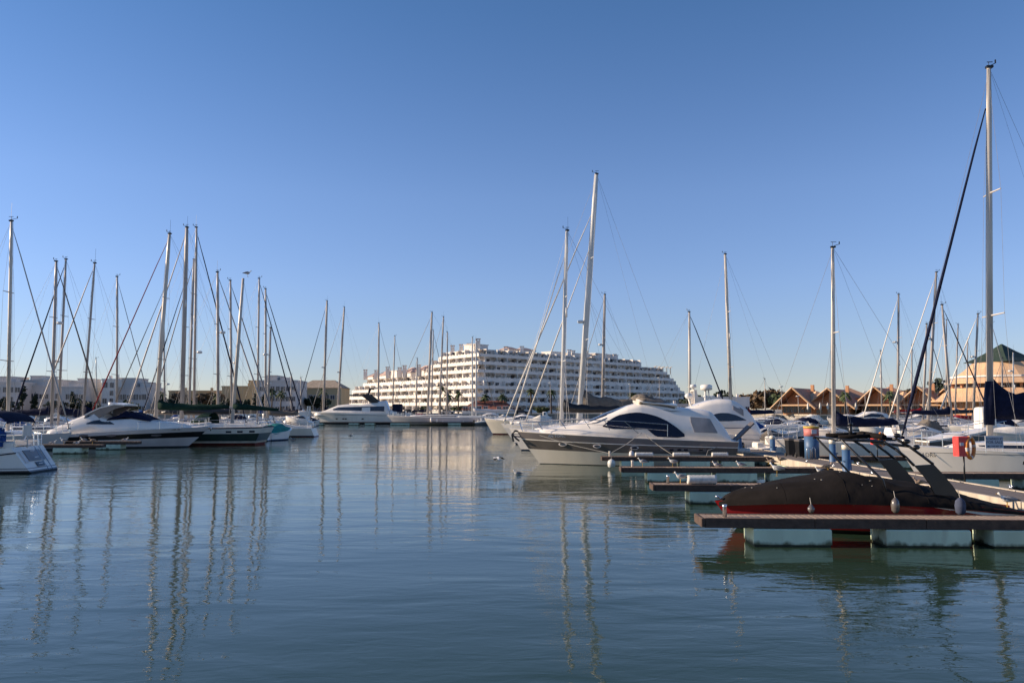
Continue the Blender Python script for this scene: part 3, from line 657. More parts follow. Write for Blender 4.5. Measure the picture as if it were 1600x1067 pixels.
class House:
    """superstructure over a plan, defined by profile curves in local x"""
    def __init__(s, top, base, w, tum=.82, n=18):
        s.top, s.base, s.w, s.tum, s.n = top, base, w, tum, n
    def y(s, x, z):
        zb, zt, w = lin(s.base, x), lin(s.top, x), lin(s.w, x); f = max(0, min(1, (z-zb)/max(.01, zt-zb)))
        return w*(1-(1-s.tum)*min(f, .85)/.85) - (0 if f < .85 else (f-.85)/.15*w*.22)
    def mesh(s, mb=None, m=0):
        mb = mb or MB(); x0, x1 = s.top[0][0], s.top[-1][0]; xs = sorted(set([x0+(x1-x0)*i/s.n for i in range(s.n+1)] + [p[0] for p in s.top]))
        rings = []
        for x in xs:
            zb, zt, w = lin(s.base, x), lin(s.top, x), lin(s.w, x); h = max(.01, zt-zb)
            half = [(w, zb), (w*(1-(1-s.tum)*.5), zb+h*.45), (w*s.tum, zb+h*.85), (w*s.tum*.88, zb+h*.96), (w*s.tum*.5, zt), (0, zt+.02)]
            rings.append([(x, y, z) for y, z in half] + [(x, -y, z) for y, z in reversed(half[:-1])])
        mb.loft(rings, m, True, closed=True); return mb
    def win(s, top, bot, off=.02, n=12, m=0, sides=(1, -1)):
        mb = MB(); x0, x1 = top[0][0], top[-1][0]
        for sgn in sides:
            rings = []
            for i in range(n+1):
                x = x0 + (x1-x0)*i/n; a, b = lin(bot, x), lin(top, x); c = (a+b)/2
                rings.append([(x, sgn*(s.y(x,a)+off), a), (x, sgn*(s.y(x,c)+off), c), (x, sgn*(s.y(x,b)+off), b), (x, sgn*(s.y(x,b)-.03), b), (x, sgn*(s.y(x,a)-.03), a)])
            mb.loft(rings, m)
        return mb
def hull_panel(h, pts_top, pts_bot, off=.012, n=8, m=0, sides=(1, -1)):
    mb = MB(); x0, x1 = pts_top[0][0], pts_top[-1][0]
    for sgn in sides:
        rings = []
        for i in range(n+1):
            x = x0+(x1-x0)*i/n; a, b = lin(pts_bot, x), lin(pts_top, x)
            rings.append([(x, sgn*(h.side(x,a)+off), a), (x, sgn*(h.side(x,b)+off), b), (x, sgn*(h.side(x,b)-.03), b), (x, sgn*(h.side(x,a)-.03), a)])
        mb.loft(rings, m)
    return mb

HS = {   # hull schemes: (materials, rows)
 'white': (['anti', 'gel', 'royal'], [('z',-.35,0), ('z',.06,2), ('z',.13,1), ('f',.82,1), ('f',1,1)]),
 'whiteb': (['antib', 'gel', 'hnavy'], [('z',-.35,0), ('z',.08,1), ('f',.60,2), ('f',.66,1), ('f',.72,2), ('f',.75,1), ('f',1,1)]),
 'grey': (['anti', 'gel3', 'hgrey'], [('z',-.35,0), ('z',.08,2), ('z',.16,1), ('f',.8,1), ('f',1,1)]),
 'cream': (['antir', 'gel2', 'hnavy'], [('z',-.35,0), ('z',.06,2), ('z',.14,1), ('f',.85,1), ('f',1,1)]),
 'navy': (['antir', 'hnavy', 'gel'], [('z',-.35,0), ('z',.05,2), ('z',.13,1), ('f',.88,1), ('f',.94,2), ('f',1,1)]),
 'dark': (['anti', 'hgrey', 'gel'], [('z',-.35,0), ('z',.05,1), ('z',.13,1), ('f',.75,2), ('f',1,1)]),
 'sale': (['anti', 'gel', 'cream', 'maroon'], [('z',-.35,0), ('z',.04,3), ('z',.10,2), ('z',.20,1), ('f',.84,1), ('f',1,1)]),
 'flank': (['anti', 'hgrey', 'gel'], [('z',-.35,0), ('z',.05,1), ('z',.13,1), ('f',.93,2), ('f',1,1)]),
 'ketch': (['antir', 'antig', 'cream', 'gel2', 'hnavy'], [('z',-.35,0), ('z',.17,2), ('z',.34,1), ('f',.64,3), ('f',.92,4), ('f',1,1)]),
}
def crew(b, n): return (b, n)

def mast_rig(t, base, top, L, hull, r, mt, spreaders=2, boom=None, cover=None, furl=None, stay_t=.985, aft_t=.0, radar=None, furl_r=.075, jib2=None, wire=.009, lazy=False, furl_top=.95, windex=True, coverh=.5, wrap=False, boomz=1.15):
    """base, top in boat-local coordinates"""
    base, top = Vector(base), Vector(top); H = (top-base).length; ax = (top-base)/H
    P = lambda f: base + (top-base)*f
    mb = MB(); mb.tube([base, P(.55), P(.9), top], [r, r*.97, r*.86, r*.62], 8, sy=.72); mb.build('mast', mt, t)
    tips = []
    for k in range(spreaders):
        f = (k+1)/(spreaders+1) if spreaders > 1 else .55; f = f*.98; wd = (.085 - .018*k) * H * .62; c = P(f)
        mb = MB(); 
        for sgn in (1, -1): mb.tube([c, c + Vector((-.18*wd, sgn*wd, .04*wd))], .045, 5, r2=.028)
        mb.build('spreader', mt, t); tips.append((c, wd))
    hb = max(.3, hull.half(.55)*.9)
    for sgn in (1, -1):
        mb = MB(); pts = [base + Vector((-.3, sgn*hb, -.35))]
        for c, wd in tips: pts.append(c + Vector((-.18*wd, sgn*wd, .04*wd)))
        pts.append(P(.97)); mb.tube(pts, wire, 4)
        if tips: mb.tube([base + Vector((-.6, sgn*hb*.95, -.35)), tips[0][0]], wire, 4); mb.tube([base + Vector((.5, sgn*hb*.95, -.35)), tips[0][0]], wire*.8, 4)
        mb.build('shroud', 'wire', t)
    mb = MB(); o_ = Vector((r*1.3+.05, .06, 0)); mb.tube([base + o_, top + Vector((r*.7+.02, .05, -.1))], wire*.9, 4); mb.build('halyard', 'wire', t)
    bowp = Vector(hull.pt(stay_t, hull.sheer(stay_t), 1)); bowp.y = 0; bowp.z += .15
    st = Vector(hull.pt(aft_t, hull.sheer(aft_t), 1)); st.y = 0
    mb = MB(); mb.tube([P(.985), bowp], wire, 4); mb.build('forestay', 'wire', t)
    mb = MB(); mb.tube([top, st + Vector((0,0,.1))], wire, 4); mb.build('backstay', 'wire', t)
    if furl:
        a = P(furl_top)+Vector((.15,0,0)); mb = MB(); n = 7
        mb.tube([bowp + Vector((-.05,0,.25)) + (a - bowp)*(i/n) for i in range(n)] + [a], [furl_r*.5]+[furl_r*(1.25-.1*i) for i in range(1, n)]+[furl_r*.35], 7)
        mb.tube([bowp + Vector((-.03,0,.12)), bowp + Vector((-.04,0,.26))], .13, 8); mb.build('furled_genoa', furl, t)
    if jib2:
        q = bowp.lerp(base, .28); q.z = bowp.z; a = P(.72); mb = MB(); mb.tube([q, q.lerp(a,.5), a], [furl_r*.7, furl_r*.8, furl_r*.3], 6); mb.build('furled_staysail', jib2, t)
    if boom:
        z0 = boomz; g = base + ax*z0 + Vector((-r, 0, 0)); e = g + Vector((-boom, 0, .02*boom))
        mb = MB(); mb.tube([g, e], .085, 7, sy=.7); mb.build('boom', mt, t)
        mb = MB(); mb.tube([e + Vector((.1,0,0)), Vector((e.x+.3, 0, st.z+.25))], wire*1.5, 4); mb.tube([top, e], wire*.7, 4); mb.build('mainsheet', 'wire', t)
        if cover:
            mb = MB(); n = 13; rings = []
            for i in range(n+1):
                f = i/n; c = g.lerp(e, .0 + f*.97); c = c - Vector((0,0,.10*math.sin(PI*f))); h = coverh*(1.35-.80*f**.7)*(1 if f < .98 else .4) * (1+.10*math.sin(f*23)) ; wd = .17*(1.2-.4*f)
                if i == 0: h *= 1.25
                rings.append([c + Vector((0, wd*math.cos(a_)*(1 if math.sin(a_) < .3 else .62), -.12 + (h+.12)*(.5+.5*math.sin(a_)))) for a_ in [2*PI*j/8 for j in range(8)]])
            mb.loft(rings, 0, True)
            if wrap: mb.tube([base + ax*.75 + Vector((r*.2,0,0)), base + ax*1.9, base + ax*2.7], [r*1.5, r*1.7, r*1.3], 8, sy=.9)
            mb.build('sail_cover', cover, t)
            if lazy:
                mb = MB(); c0 = P(.5)
                for f in (.35, .65, .9): mb.tube([c0, g.lerp(e, f)+Vector((0,.12,.3))], wire*.7, 4)
                mb.build('lazy_jack', 'wire', t)
    if windex:
        k = .45 + .35*rnd.random(); q = rnd.choice((1, -1, 1)); mb = MB(); mb.tube([top, top+Vector((0,0,.40*k))], .014, 4)
        mb.tube([top+Vector((-.1,0,.08)), top+Vector((q*.55*k,0,.18))], .016, 4); mb.tube([top+Vector((q*.55*k,0,.18)), top+Vector((q*.55*k,0,.34))], .035, 5); mb.tube([top+Vector((-.30*k,.02,.40*k)), top+Vector((.16*k,.02,.40*k))], .02, 3)
        if rnd.random() < .5: mb.tube([top+Vector((-.06,.03,0)), top+Vector((-.06,.03,1.0+rnd.random()*.4))], .010, 3)
        mb.box(top.x-.17, top.x+.13, -r*.6+top.y, r*.6+top.y, top.z-.05, top.z+.05); mb.build('masthead_vane', 'black', t)
        if rnd.random() < .35:
            c = P(rnd.uniform(.45, .62)); mb = MB(); mb.tube([c + Vector((-.12, .1, -.35)), c + Vector((-.12, .1, .35))], .085, 8); mb.build('radar_reflector', 'aluw', t)
    if radar:
        c = P(radar); mb = MB(); mb.tube([c+Vector((.1,0,0)), c+Vector((.45,0,-.02))], .05, 5); mb.tube([c+Vector((.5,0,-.12)), c+Vector((.5,0,-.08)), c+Vector((.5,0,.1)), c+Vector((.5,0,.14))], [.16,.27,.27,.16], 10); mb.build('radar_dome', 'aluw', t)

def sailboat(label, top, botx, d, bow, L, hull='white', cover=None, furl=None, boomlen=None, r=.13, mt='alu', radar=None,
             spreaders=2, mastpos=.40, fb=None, dodger=None, detail=1, group='sailing yachts moored in the harbour', yaw=0, B=None, mizzen=None, jib2=None, furl_r=.075, lazy=False, furl_top=.95, coverh=.5, wire=.009, hull_text=None, stern=.74, tr=.5, windows=True, wrap=False, boomz=1.15):
    rz = (0 if bow > 0 else PI) + R(yaw)
    fb = fb or (.75 + L*.045); fs = fb*.82; B = B or (1.3 + L*.21)
    h = Hull(L, B, fb, fs, rake=L*.09, stern=stern, full=2.0, flare=.2, tr=tr, mid=fb*.80)
    mx = L/2 - mastpos*L
    rot = Matrix.Rotation(rz, 3, 'Z'); bx = gx(botx, d)
    loc = Vector((bx, d, 0)) - rot @ Vector((mx, 0, 0)); loc.z = 0
    t = thing('sailboat', label, 'sailboat', loc, rz, group)
    mats, rows = HS[hull]; o = h.mesh(rows).build('hull', mats, t)
    mb = MB(); h.deck(mb); mb.build('deck', 'deck', t)
    zs = lambda x: h.sheer((x+L/2)/L)
    # coachroof with windows
    x0, x1 = -L*.16, mx + L*.16
    ch = .42 if L > 9 else .35
    H = House([(x0, zs(x0)+ch), (mx, zs(mx)+ch*.95), (x1-.6, zs(x1)+ch*.55), (x1, zs(x1)+.08)], [(x0, zs(x0)+.0), (x1, zs(x1)-.02)], [(x0, B*.32), (0, B*.31), (x1, B*.10)], .86, 10)
    H.mesh().build('coachroof', 'gel' if hull != 'cream' else 'gel2', t)
    if windows:
        H.win([(x0+.5, zs(0)+ch*.72), (mx, zs(mx)+ch*.62), (x1-1.1, zs(x1)+ch*.38)], [(x0+.5, zs(0)+ch*.32), (mx, zs(mx)+ch*.3), (x1-1.1, zs(x1)+ch*.3)]).build('window', 'glass', t)
    # cockpit coaming, wheel
    for sgn in (1, -1):
        mb = MB(); mb.bbox(-L*.40, x0+.1, sgn*B*.30-.12, sgn*B*.30+.12, zs(-L*.3)-.1, zs(-L*.3)+.32, .05); mb.build('cockpit_coaming', 'gel', t)
    if dodger:
        mb = MB(); rings = []
        for i in range(6):
            f = i/5; x = x0 + .9 - f*1.5; hh = ch + .85*math.sin(PI/2*min(1, f*1.5+.12)); wd = B*.30
            rings.append([(x, wd*math.cos(a), zs(x0)+ch*.5 + (hh-ch*.5)*math.sin(a)**.6 if math.sin(a) > 0 else zs(x0)+ch*.5) for a in [PI*j/8 for j in range(9)]])
        mb.loft(rings, 0, True, closed=False); rings2 = [[(p[0], p[1]*.97, p[2]-.03) for p in r_] for r_ in rings]; mb.loft(rings2, 0, True, closed=False); mb.build('sprayhood', dodger, t)
    mb = MB(); rr = .016 if d < 60 else .022
    if detail: h.rail(mb, .06, .86, .62, 2.0, rr, wires=2, r2=rr*.55); h.rail(mb, .86, .985, .66, .8, rr*1.2, wires=2)
    else: h.rail(mb, .1, .95, .62, 2.6, rr, wires=1)
    a, b = Vector(h.pt(.985, h.sheer(.985), 1)), Vector(h.pt(.985, h.sheer(.985), -1)); mb.tube([a+Vector((0,0,.66)), Vector((a.x+.25,0,a.z+.7)), b+Vector((0,0,.66))], rr*1.2, 4)
    a, b = Vector(h.pt(.02, h.sheer(.02), 1)), Vector(h.pt(.02, h.sheer(.02), -1))
    for q in (.35, .66): mb.tube([a+Vector((0,-.1,q)), b+Vector((0,.1,q))], rr*1.2, 4)
    mb.build('guard_rail', 'steel', t)
    tp = pix(top[0], top[1], d); tl = rot.inverted() @ (tp - loc)
    mast_rig(t, (mx, 0, zs(mx)+ch*.9 if mastpos < .5 else zs(mx)+.1), tl, L, h, r, mt, spreaders, boomlen or (.36*L), cover, furl, radar=radar, jib2=jib2, furl_r=furl_r, lazy=lazy, furl_top=furl_top, coverh=coverh, wire=wire, wrap=wrap, boomz=boomz)
    if mizzen:
        (tx, ty), bx2, bl, cv = mizzen; tl2 = rot.inverted() @ (pix(tx, ty, d) - loc); b2 = rot.inverted() @ (Vector((gx(bx2, d), d, 0)) - loc)
        tb = min(.9, max(.05, (b2.x+L/2)/L)); z = h.sheer(tb) + .3
        base, topv = Vector((b2.x, 0, z)), Vector((tl2.x, 0, tl2.z)); ax = (topv-base).normalized(); q = r*.85
        mb = MB(); mb.tube([base, base.lerp(topv, .6), topv], [q, q*.95, q*.7], 8, sy=.72); mb.build('mizzen_mast', mt, t)
        g = base + ax*1.3; mb = MB(); mb.tube([g, g + Vector((-bl, 0, -.12))], .07, 6); mb.build('mizzen_boom', mt, t)
        mb = MB(); rings = []
        for i in range(9):
            f = i/8; c = g + Vector((-bl*f, 0, -.12*f)); hh = .62*(1-f*.62)
            rings.append([c + Vector((0, .15*math.cos(a_), -.1 + hh*(.5+.5*math.sin(a_)))) for a_ in [2*PI*j/8 for j in range(8)]])
        mb.loft(rings, 0, True); mb.build('mizzen_cover', cv, t)
        mb = MB()
        for sgn in (1, -1): mb.tube([topv, base + Vector((-.3, sgn*B*.4, -.3))], wire, 4)
        mb.tube([topv, Vector((-L/2-.1, 0, z+.1))], wire, 4); mb.build('mizzen_stay', 'wire', t)
    return t, h, rot, loc

def cruiser(label, bowpx, sternpx, d, style='express', hull='white', group='motor boats moored in the harbour', yaw=0, fb=None, canvas='navy', name='motor_boat', cat='motor boat', H=1.0, arch=False, radar=False, detail=1, superm='gel'):
    """motor boat whose hull spans the two pixel columns at depth d"""
    bow = 1 if bowpx > sternpx else -1; xb, xs = gx(bowpx, d), gx(sternpx, d); L = abs(xb-xs)
    rz = (0 if bow > 0 else PI) + R(yaw); B = min(4.6, .9 + L*.27)
    fb = fb or (.72 + L*.075); fs = fb*.62
    t = thing(name, label, cat, ((xb+xs)/2, d, 0), rz, group)
    h = Hull(L, B, fb, fs, rake=L*.13, stern=.88, full=2.5, flare=.7, tr=.0, mid=fb*.80)
    mats, rows = HS[hull]; h.mesh(rows, 14).build('hull', mats, t)
    zs = lambda x: h.sheer(min(1, max(0, (x+L/2)/L)))
    mb = MB(); h.deck(mb, crown=.12); mb.build('deck', 'gel', t)
    W = B/2
    if style in ('express', 'fly', 'hardtop'):
        hh = (.085*L + .12) * H
        x0, x1 = -L*.30, L*.40
        if style == 'express':
            top = [(x0, zs(x0)+hh*.55), (-L*.1, zs(0)+hh*.75), (L*.02, zs(0)+hh), (L*.16, zs(L*.16)+hh*.45), (x1, zs(x1)+.05)]
        elif style == 'hardtop':
            top = [(x0, zs(x0)+hh*1.35), (-L*.12, zs(0)+hh*1.55), (L*.04, zs(0)+hh*1.45), (L*.20, zs(L*.2)+hh*.6), (x1, zs(x1)+.05)]
        else:
            top = [(x0, zs(x0)+hh*1.5), (-L*.22, zs(0)+hh*1.75), (L*.03, zs(0)+hh*1.65), (L*.07, zs(0)+hh*1.4), (L*.22, zs(L*.2)+hh*.6), (x1, zs(x1)+.05)]
        Hs = House(top, [(x0, zs(x0)-.05), (x1, zs(x1)-.05)], [(x0, W*.86), (0, W*.82), (L*.2, W*.66), (x1, W*.2)], .8, 12)
        Hs.mesh().build('deckhouse', superm, t)
        zc = lambda x, f: lin(Hs.base, x) + (lin(Hs.top, x)-lin(Hs.base, x))*f
        xa, xc = (-L*.24, L*.20) if style != 'express' else (-L*.06, L*.15)
        Hs.win([(xa, zc(xa,.55)), (xa+.3, zc(xa+.3,.80)), ((xa+xc)/2, zc((xa+xc)/2,.82)), (xc, zc(xc,.55))], [(xa, zc(xa,.48)), ((xa+xc)/2, zc((xa+xc)/2,.42)), (xc, zc(xc,.52))]).build('side_window', 'glass', t)
        # windscreen: dark band round the raked front
        mb = MB(); rings = []
        xw0, xw1 = (L*.045, L*.135) if style == 'express' else (L*.075, L*.185)
        for i in range(9):
            a = -1 + 2*i/8
            za, zb_ = lin(Hs.top, xw0), lin(Hs.top, xw1)
            rings.append([(xw1 - .25*a*a, a*lin(Hs.w, xw1)*.62, zb_ + .035 - .1*a*a), (xw0 - .3*a*a, a*lin(Hs.w, xw0)*.66, za + .035 - .10*a*a)])
        mb.loft(rings, 0, True, closed=False); mb.build('windscreen', 'glass', t)
        if style == 'fly':
            zt = lin(top, -L*.1); mb = MB()
            for sgn in (1, -1): mb.bbox(-L*.26, L*.0, sgn*W*.6-.06, sgn*W*.6+.06, zt-.05, zt+.45, .03)
            mb.bbox(-L*.01, L*.03, -W*.6, W*.6, zt-.1, zt+.55, .04); mb.bbox(-L*.12, -L*.07, -.5, .3, zt-.05, zt+.6, .05)
            mb.build('flybridge', superm, t)
        if arch or style == 'fly':
            zt = lin(top, -L*.2) ; mb = MB()
            for sgn in (1, -1): mb.prism([(-L*.30, zt-.25), (-L*.22, zt-.25), (-L*.27, zt+1.0), (-L*.31, zt+1.0)], sgn*W*.62-.05, sgn*W*.62+.05)
            mb.box(-L*.312, -L*.262, -W*.66, W*.66, zt+.97, zt+1.07); mb.build('radar_arch', superm, t)
            if radar:
                mb = MB(); c = (-L*.29, 0); mb.tube([(c[0],0,zt+1.05),(c[0],0,zt+1.25),(c[0],0,zt+1.3),(c[0],0,zt+1.55),(c[0],0,zt+1.6)], [.08,.1,.3,.3,.15], 10); mb.build('radar_dome', 'aluw', t)
        if style == 'express' and canvas:
            mb = MB(); zc0 = lin(top, -L*.1); House([(-L*.40, zs(-L*.4)+.25), (-L*.28, zc0+.35), (-L*.08, zc0+.55), (L*.03, zc0+.15)], [(-L*.40, zs(-L*.4)), (L*.03, zc0-.2)], [(-L*.4, W*.75), (0, W*.7)], .75, 8).mesh(mb); mb.build('cockpit_canopy', canvas, t)
    elif style == 'open':
        mb = MB(); mb.bbox(-L*.05, L*.07, -.4, .4, zs(0)-.2, zs(0)+.65, .06); mb.build('console', superm, t)
        mb = MB(); mb.loft([[(L*.06, y, zs(0)+.62), (L*.02, y*.9, zs(0)+1.05), (L*.00, y*.9, zs(0)+1.04), (L*.04, y, zs(0)+.6)] for y in (-.45, .45)]); mb.build('windscreen', 'glass', t)
        mb = MB(); mb.bbox(-L*.3, -L*.15, -W*.6, W*.6, zs(-L*.2)-.1, zs(-L*.2)+.35, .06); mb.build('seat', 'sailw', t)
        mb = MB(); mb.bbox(-L*.5-.35, -L*.5-.02, -.22, .22, zs(-L*.5)-.1, zs(-L*.5)+.45, .07); mb.tube([(-L*.5-.2,0,zs(-L*.5)), (-L*.5-.25,0,-.3)], .09, 6); mb.build('outboard_motor', 'black', t)
    elif style == 'covered':
        mb = MB(); House([(-L*.47, zs(-L*.47)+.1), (-L*.3, zs(0)+.5), (-L*.02, zs(0)+.95*H), (L*.12, zs(0)+.6*H), (L*.42, zs(L*.42)+.12)], [(-L*.47, zs(-L*.47)-.1), (L*.42, zs(L*.42)-.08)], [(-L*.47, W*.98), (0, W*.98), (L*.2, W*.8), (L*.42, W*.3)], .62, 12).mesh(mb); mb.build('boat_cover', canvas, t)
    elif style == 'wheelhouse':
        mb = MB(); x0, x1 = -L*.08, L*.24; Hs = House([(x0, zs(0)+1.6*H), (x1-.5, zs(0)+1.65*H), (x1, zs(0)+.9*H)], [(x0, zs(0)-.1), (x1, zs(0)-.1)], [(x0, W*.7), (x1, W*.55)], .88, 6); Hs.mesh(mb); mb.build('wheelhouse', superm, t)
        Hs.win([(x0+.2, zs(0)+1.35*H), (x1-.6, zs(0)+1.35*H)], [(x0+.2, zs(0)+.85*H), (x1-.6, zs(0)+.85*H)], n=4).build('side_window', 'glass', t)
        mb = MB(); House([(x1, zs(x1)+.55), (L*.42, zs(L*.42)+.08)], [(x1, zs(x1)-.05), (L*.42, zs(L*.42)-.05)], [(x1, W*.5), (L*.42, W*.15)], .85, 5).mesh(mb); mb.build('cabin_trunk', superm, t)
    if detail and style != 'covered':
        mb = MB(); h.rail(mb, .52, .98, .5, 1.1, .02, wires=1)
        a, b = Vector(h.pt(.98, h.sheer(.98), 1)), Vector(h.pt(.98, h.sheer(.98), -1)); mb.tube([a+Vector((0,0,.5)), Vector((a.x+.2,0,a.z+.52)), b+Vector((0,0,.5))], .02, 4); mb.build('bow_rail', 'steel', t)
    return t, h
# ---------------- background sailing yachts, each from its mast in view
G_L = 'sailing yachts on the left moorings'; G_C = 'sailing yachts in front of the hotel'; G_R = 'sailing yachts on the right moorings'
S = sailboat
S('white sailboat whose tall grey mast stands nearest the left border', (18, 345), 13, 60, 1, 12, 'grey', None, 'alud', r=.15, group=G_L, furl_r=.06)
S('sailboat with thick weathered mast carrying a radar dome, left mast of the close pair', (88, 408), 81, 74, 1, 13, 'white', 'navy', 'tan', r=.17, mt='alud', radar=.62, group=G_L)
S('sailboat with navy furled genoa running down to the left, right mast of the close pair', (103, 405), 91, 79, -1, 12.5, 'white', 'navy', 'navy', r=.14, mt='alud', radar=.38, group=G_L)
S('sailboat with leaning grey mast between the close pair and the lone mast', (148, 411), 129, 75, -1, 12, 'white', 'navy', 'alud', r=.12, mt='alud', group=G_L)
S('sailboat with straight lone mast in front of the cream tower house', (183, 432), 183, 93, 1, 11.5, 'white', 'black', 'wire', r=.14, mt='alud', group=G_L, furl_r=.05)
KT, KH, KR, KL = S('dark green and cream two masted ketch with green sail covers and red boot stripe', (265, 365), 243, 70, -1, 16, 'ketch', 'green', 'maroon', furl_r=.055, boomlen=6.4, r=.19, mt='alu', group=G_L, mizzen=((380, 435), 363, 4.0, 'green'), mastpos=.38, dodger='green', fb=1.9, jib2='tan', coverh=.48, tr=-.9, spreaders=2)
S('sailboat with the thickest mast of the left moorings and several dark stays', (292, 355), 284, 78, -1, 15, 'white', 'black', 'alud', r=.23, mt='alud', group=G_L, jib2='navy', spreaders=3)
S('sailboat with slim tall mast just right of the thickest one', (307, 355), 303, 82, 1, 14, 'white', 'tan', 'navy', r=.14, mt='alud', radar=.36, group=G_L)
S('sailboat with shorter leaning mast crowded behind the thickest one', (303, 405), 295, 97, -1, 13, 'cream', None, 'wire', r=.16, mt='alud', group=G_L)
S('sailboat with radar box two thirds up its mast and long black sail cover', (340, 425), 341, 80, 1, 13, 'white', 'black', 'alud', r=.15, mt='alud', radar=.60, group=G_L, boomlen=5.5)
S('sailboat with grey mast between the radar mast and the ketch mizzen', (360, 438), 362, 89, 1, 12.5, 'white', 'navy', 'wire', r=.13, mt='alud', radar=.42, group=G_L)
S('sailboat with dark mast top left of the two crowded right masts of the left moorings', (405, 435), 402, 101, 1, 13, 'navy', 'tan', 'navy', r=.13, mt='alud', group=G_L)
S('sailboat with thick genoa running down right past the apartment house', (415, 451), 415, 106, 1, 13.5, 'white', 'blue', 'navy', r=.15, mt='alud', radar=.28, group=G_L)
S('small sailboat with short mast carrying a white radar, right end of the left moorings', (423, 512), 418, 90, -1, 9.5, 'cream', 'tan', None, r=.13, mt='alud', radar=.72, spreaders=1, group=G_L)
S('sailboat hidden to its mast beyond the long ochre building', (255, 470), 258, 120, 1, 11, 'white', 'blue', None, r=.14, mt='alud', radar=.3, group=G_L)
S('small far sailboat with thin mast left of the cream tower house', (150, 560), 151, 150, 1, 9, 'white', None, None, r=.10, group=G_L, spreaders=1, detail=0)
S('sailboat with dark genoa to the left, first lone mast before the hotel', (511, 470), 505, 176, -1, 16, 'white', 'navy', 'navy', r=.27, mt='alud', radar=.42, group=G_C)
S('sailboat with leaning mast and small radar, second lone mast before the hotel', (538, 480), 527, 180, -1, 16, 'white', None, 'wire', r=.24, mt='alud', radar=.4, group=G_C, furl_r=.05)
S('sailboat with mast against the low end of the sunlit hotel wing', (592, 505), 591, 178, 1, 14, 'white', None, 'wire', r=.20, mt='alud', radar=.3, group=G_C, furl_r=.04)
S('far sailboat with thin leaning mast between the two low hotel chimneys', (617, 525), 613, 186, 1, 12, 'grey', None, 'wire', r=.14, mt='alud', group=G_C, furl_r=.04, detail=0)
S('long grey sloop with fenders along its side and tall mast before the hotel', (675, 488), 668, 160, -1, 22, 'grey', 'gel3', 'wire', boomlen=0.5, r=.24, mt='alud', group=G_C, furl_r=.06, mastpos=.37, fb=1.9)
S('sailboat with second tallest mast in the group left of the hotel corner', (693, 495), 686, 172, -1, 13, 'white', None, 'wire', r=.19, mt='alud', group=G_C, furl_r=.05)
S('sailboat with dark short mast behind the tall sloop mast', (677, 516), 674, 178, 1, 12, 'white', 'navy', 'wire', r=.15, mt='alud', group=G_C, detail=0)
S('sailboat with thin mast just left of the hotel corner', (699, 519), 698, 176, 1, 12, 'cream', None, None, r=.16, mt='alud', group=G_C, detail=0)
S('sailboat with pale mast rising before the hotel corner chimney', (738, 527), 738, 168, -1, 14, 'white', 'gel3', 'wire', boomlen=9, r=.17, mt='aluw', group=G_C, furl_r=.04)
S('sailboat whose mast nearly doubles the pale one at the hotel corner', (744, 531), 744, 174, 1, 12, 'grey', None, 'tan', r=.17, mt='aluw', group=G_C, furl_r=.05)
# masts behind the grey motor yacht
S('large sailing yacht with the tall thick leaning mast and huge taupe stowed mainsail', (932, 272), 905, 70, -1, 17, 'white', 'tan', 'sailw', boomlen=6.6, r=.26, mt='aluw', radar=.40, group=G_R, mastpos=.40, furl_r=.075, jib2='sailw', lazy=True, spreaders=2, coverh=1.15, furl_top=.84, fb=1.75)
S('blue striped white sailboat whose bow shows beside the grey motor yacht', (886, 360), 877, 59.5, -1, 12.5, 'whiteb', 'black', 'sailw', r=.15, mt='aluw', group=G_R, mastpos=.31, furl_r=.05, furl_top=.86, fb=1.65)
S('sailboat with grey mast right of the tall thick one', (945, 460), 941, 107, -1, 12.5, 'white', None, 'wire', r=.2, mt='alud', radar=.60, group=G_R, furl_r=.05)
S('sailboat with navy furled genoa slanting right at the hotel right end', (1077, 487), 1078, 88, 1, 12, 'white', 'sailw', 'navy', r=.14, mt='alu', group=G_R)
S('sailboat with mast leaning left above the white flybridge yacht', (1133, 397), 1143, 88, -1, 13, 'white', 'navy', None, r=.19, mt='alu', group=G_R, spreaders=2)
S('white sailboat with navy sail cover sagging right of its pale mast', (1301, 386), 1302, 49, -1, 12, 'sale', 'navy', None, boomlen=3.9, r=.135, mt='alu', radar=None, group=G_R, mastpos=.35, fb=1.25, spreaders=1, lazy=False, windows=True, coverh=.50, boomz=.70)
S('small far sailboat with thin dark mast before the third gabled house', (1376, 548), 1378, 150, 1, 10, 'white', None, None, r=.13, mt='alud', group=G_R, spreaders=1, detail=0)
S('sailboat with twin white furled sails slanting left and a radar on its mast', (1404, 460), 1403, 108, -1, 12.5, 'white', None, 'sailw', r=.17, mt='alud', radar=.62, group=G_R, furl_r=.08)
S('sailboat with tall grey mast just right of the long navy forestay', (1463, 425), 1450, 100, -1, 13, 'white', 'black', 'sailw', boomlen=6, r=.20, mt='alud', radar=.55, group=G_R, furl_r=.08)
S('sailboat with shorter mast left of the tall grey one by the navy forestay', (1448, 506), 1442, 118, 1, 12, 'grey', 'maroon', 'wire', r=.17, mt='alud', group=G_R)
S('sailboat with mast leaning left and navy genoa crossing to the right', (1472, 476), 1487, 88, 1, 12, 'white', 'navy', 'navy', r=.16, mt='alud', group=G_R)
S('sailboat with thin mast between the leaning mast and the pavilion roof', (1497, 507), 1492, 140, -1, 11, 'white', 'blue', None, r=.15, mt='alud', group=G_R, detail=0)
S('sailboat with slender white stays in front of the pavilion left slope', (1479, 500), 1478, 152, -1, 11, 'cream', None, 'sailw', r=.12, mt='alud', group=G_R, detail=0)
S('sailboat with radar mast standing before the cream pavilion canopy', (1528, 490), 1520, 100, -1, 12, 'white', 'black', 'sailw', r=.16, mt='alud', radar=.60, group=G_R, furl_r=.09)
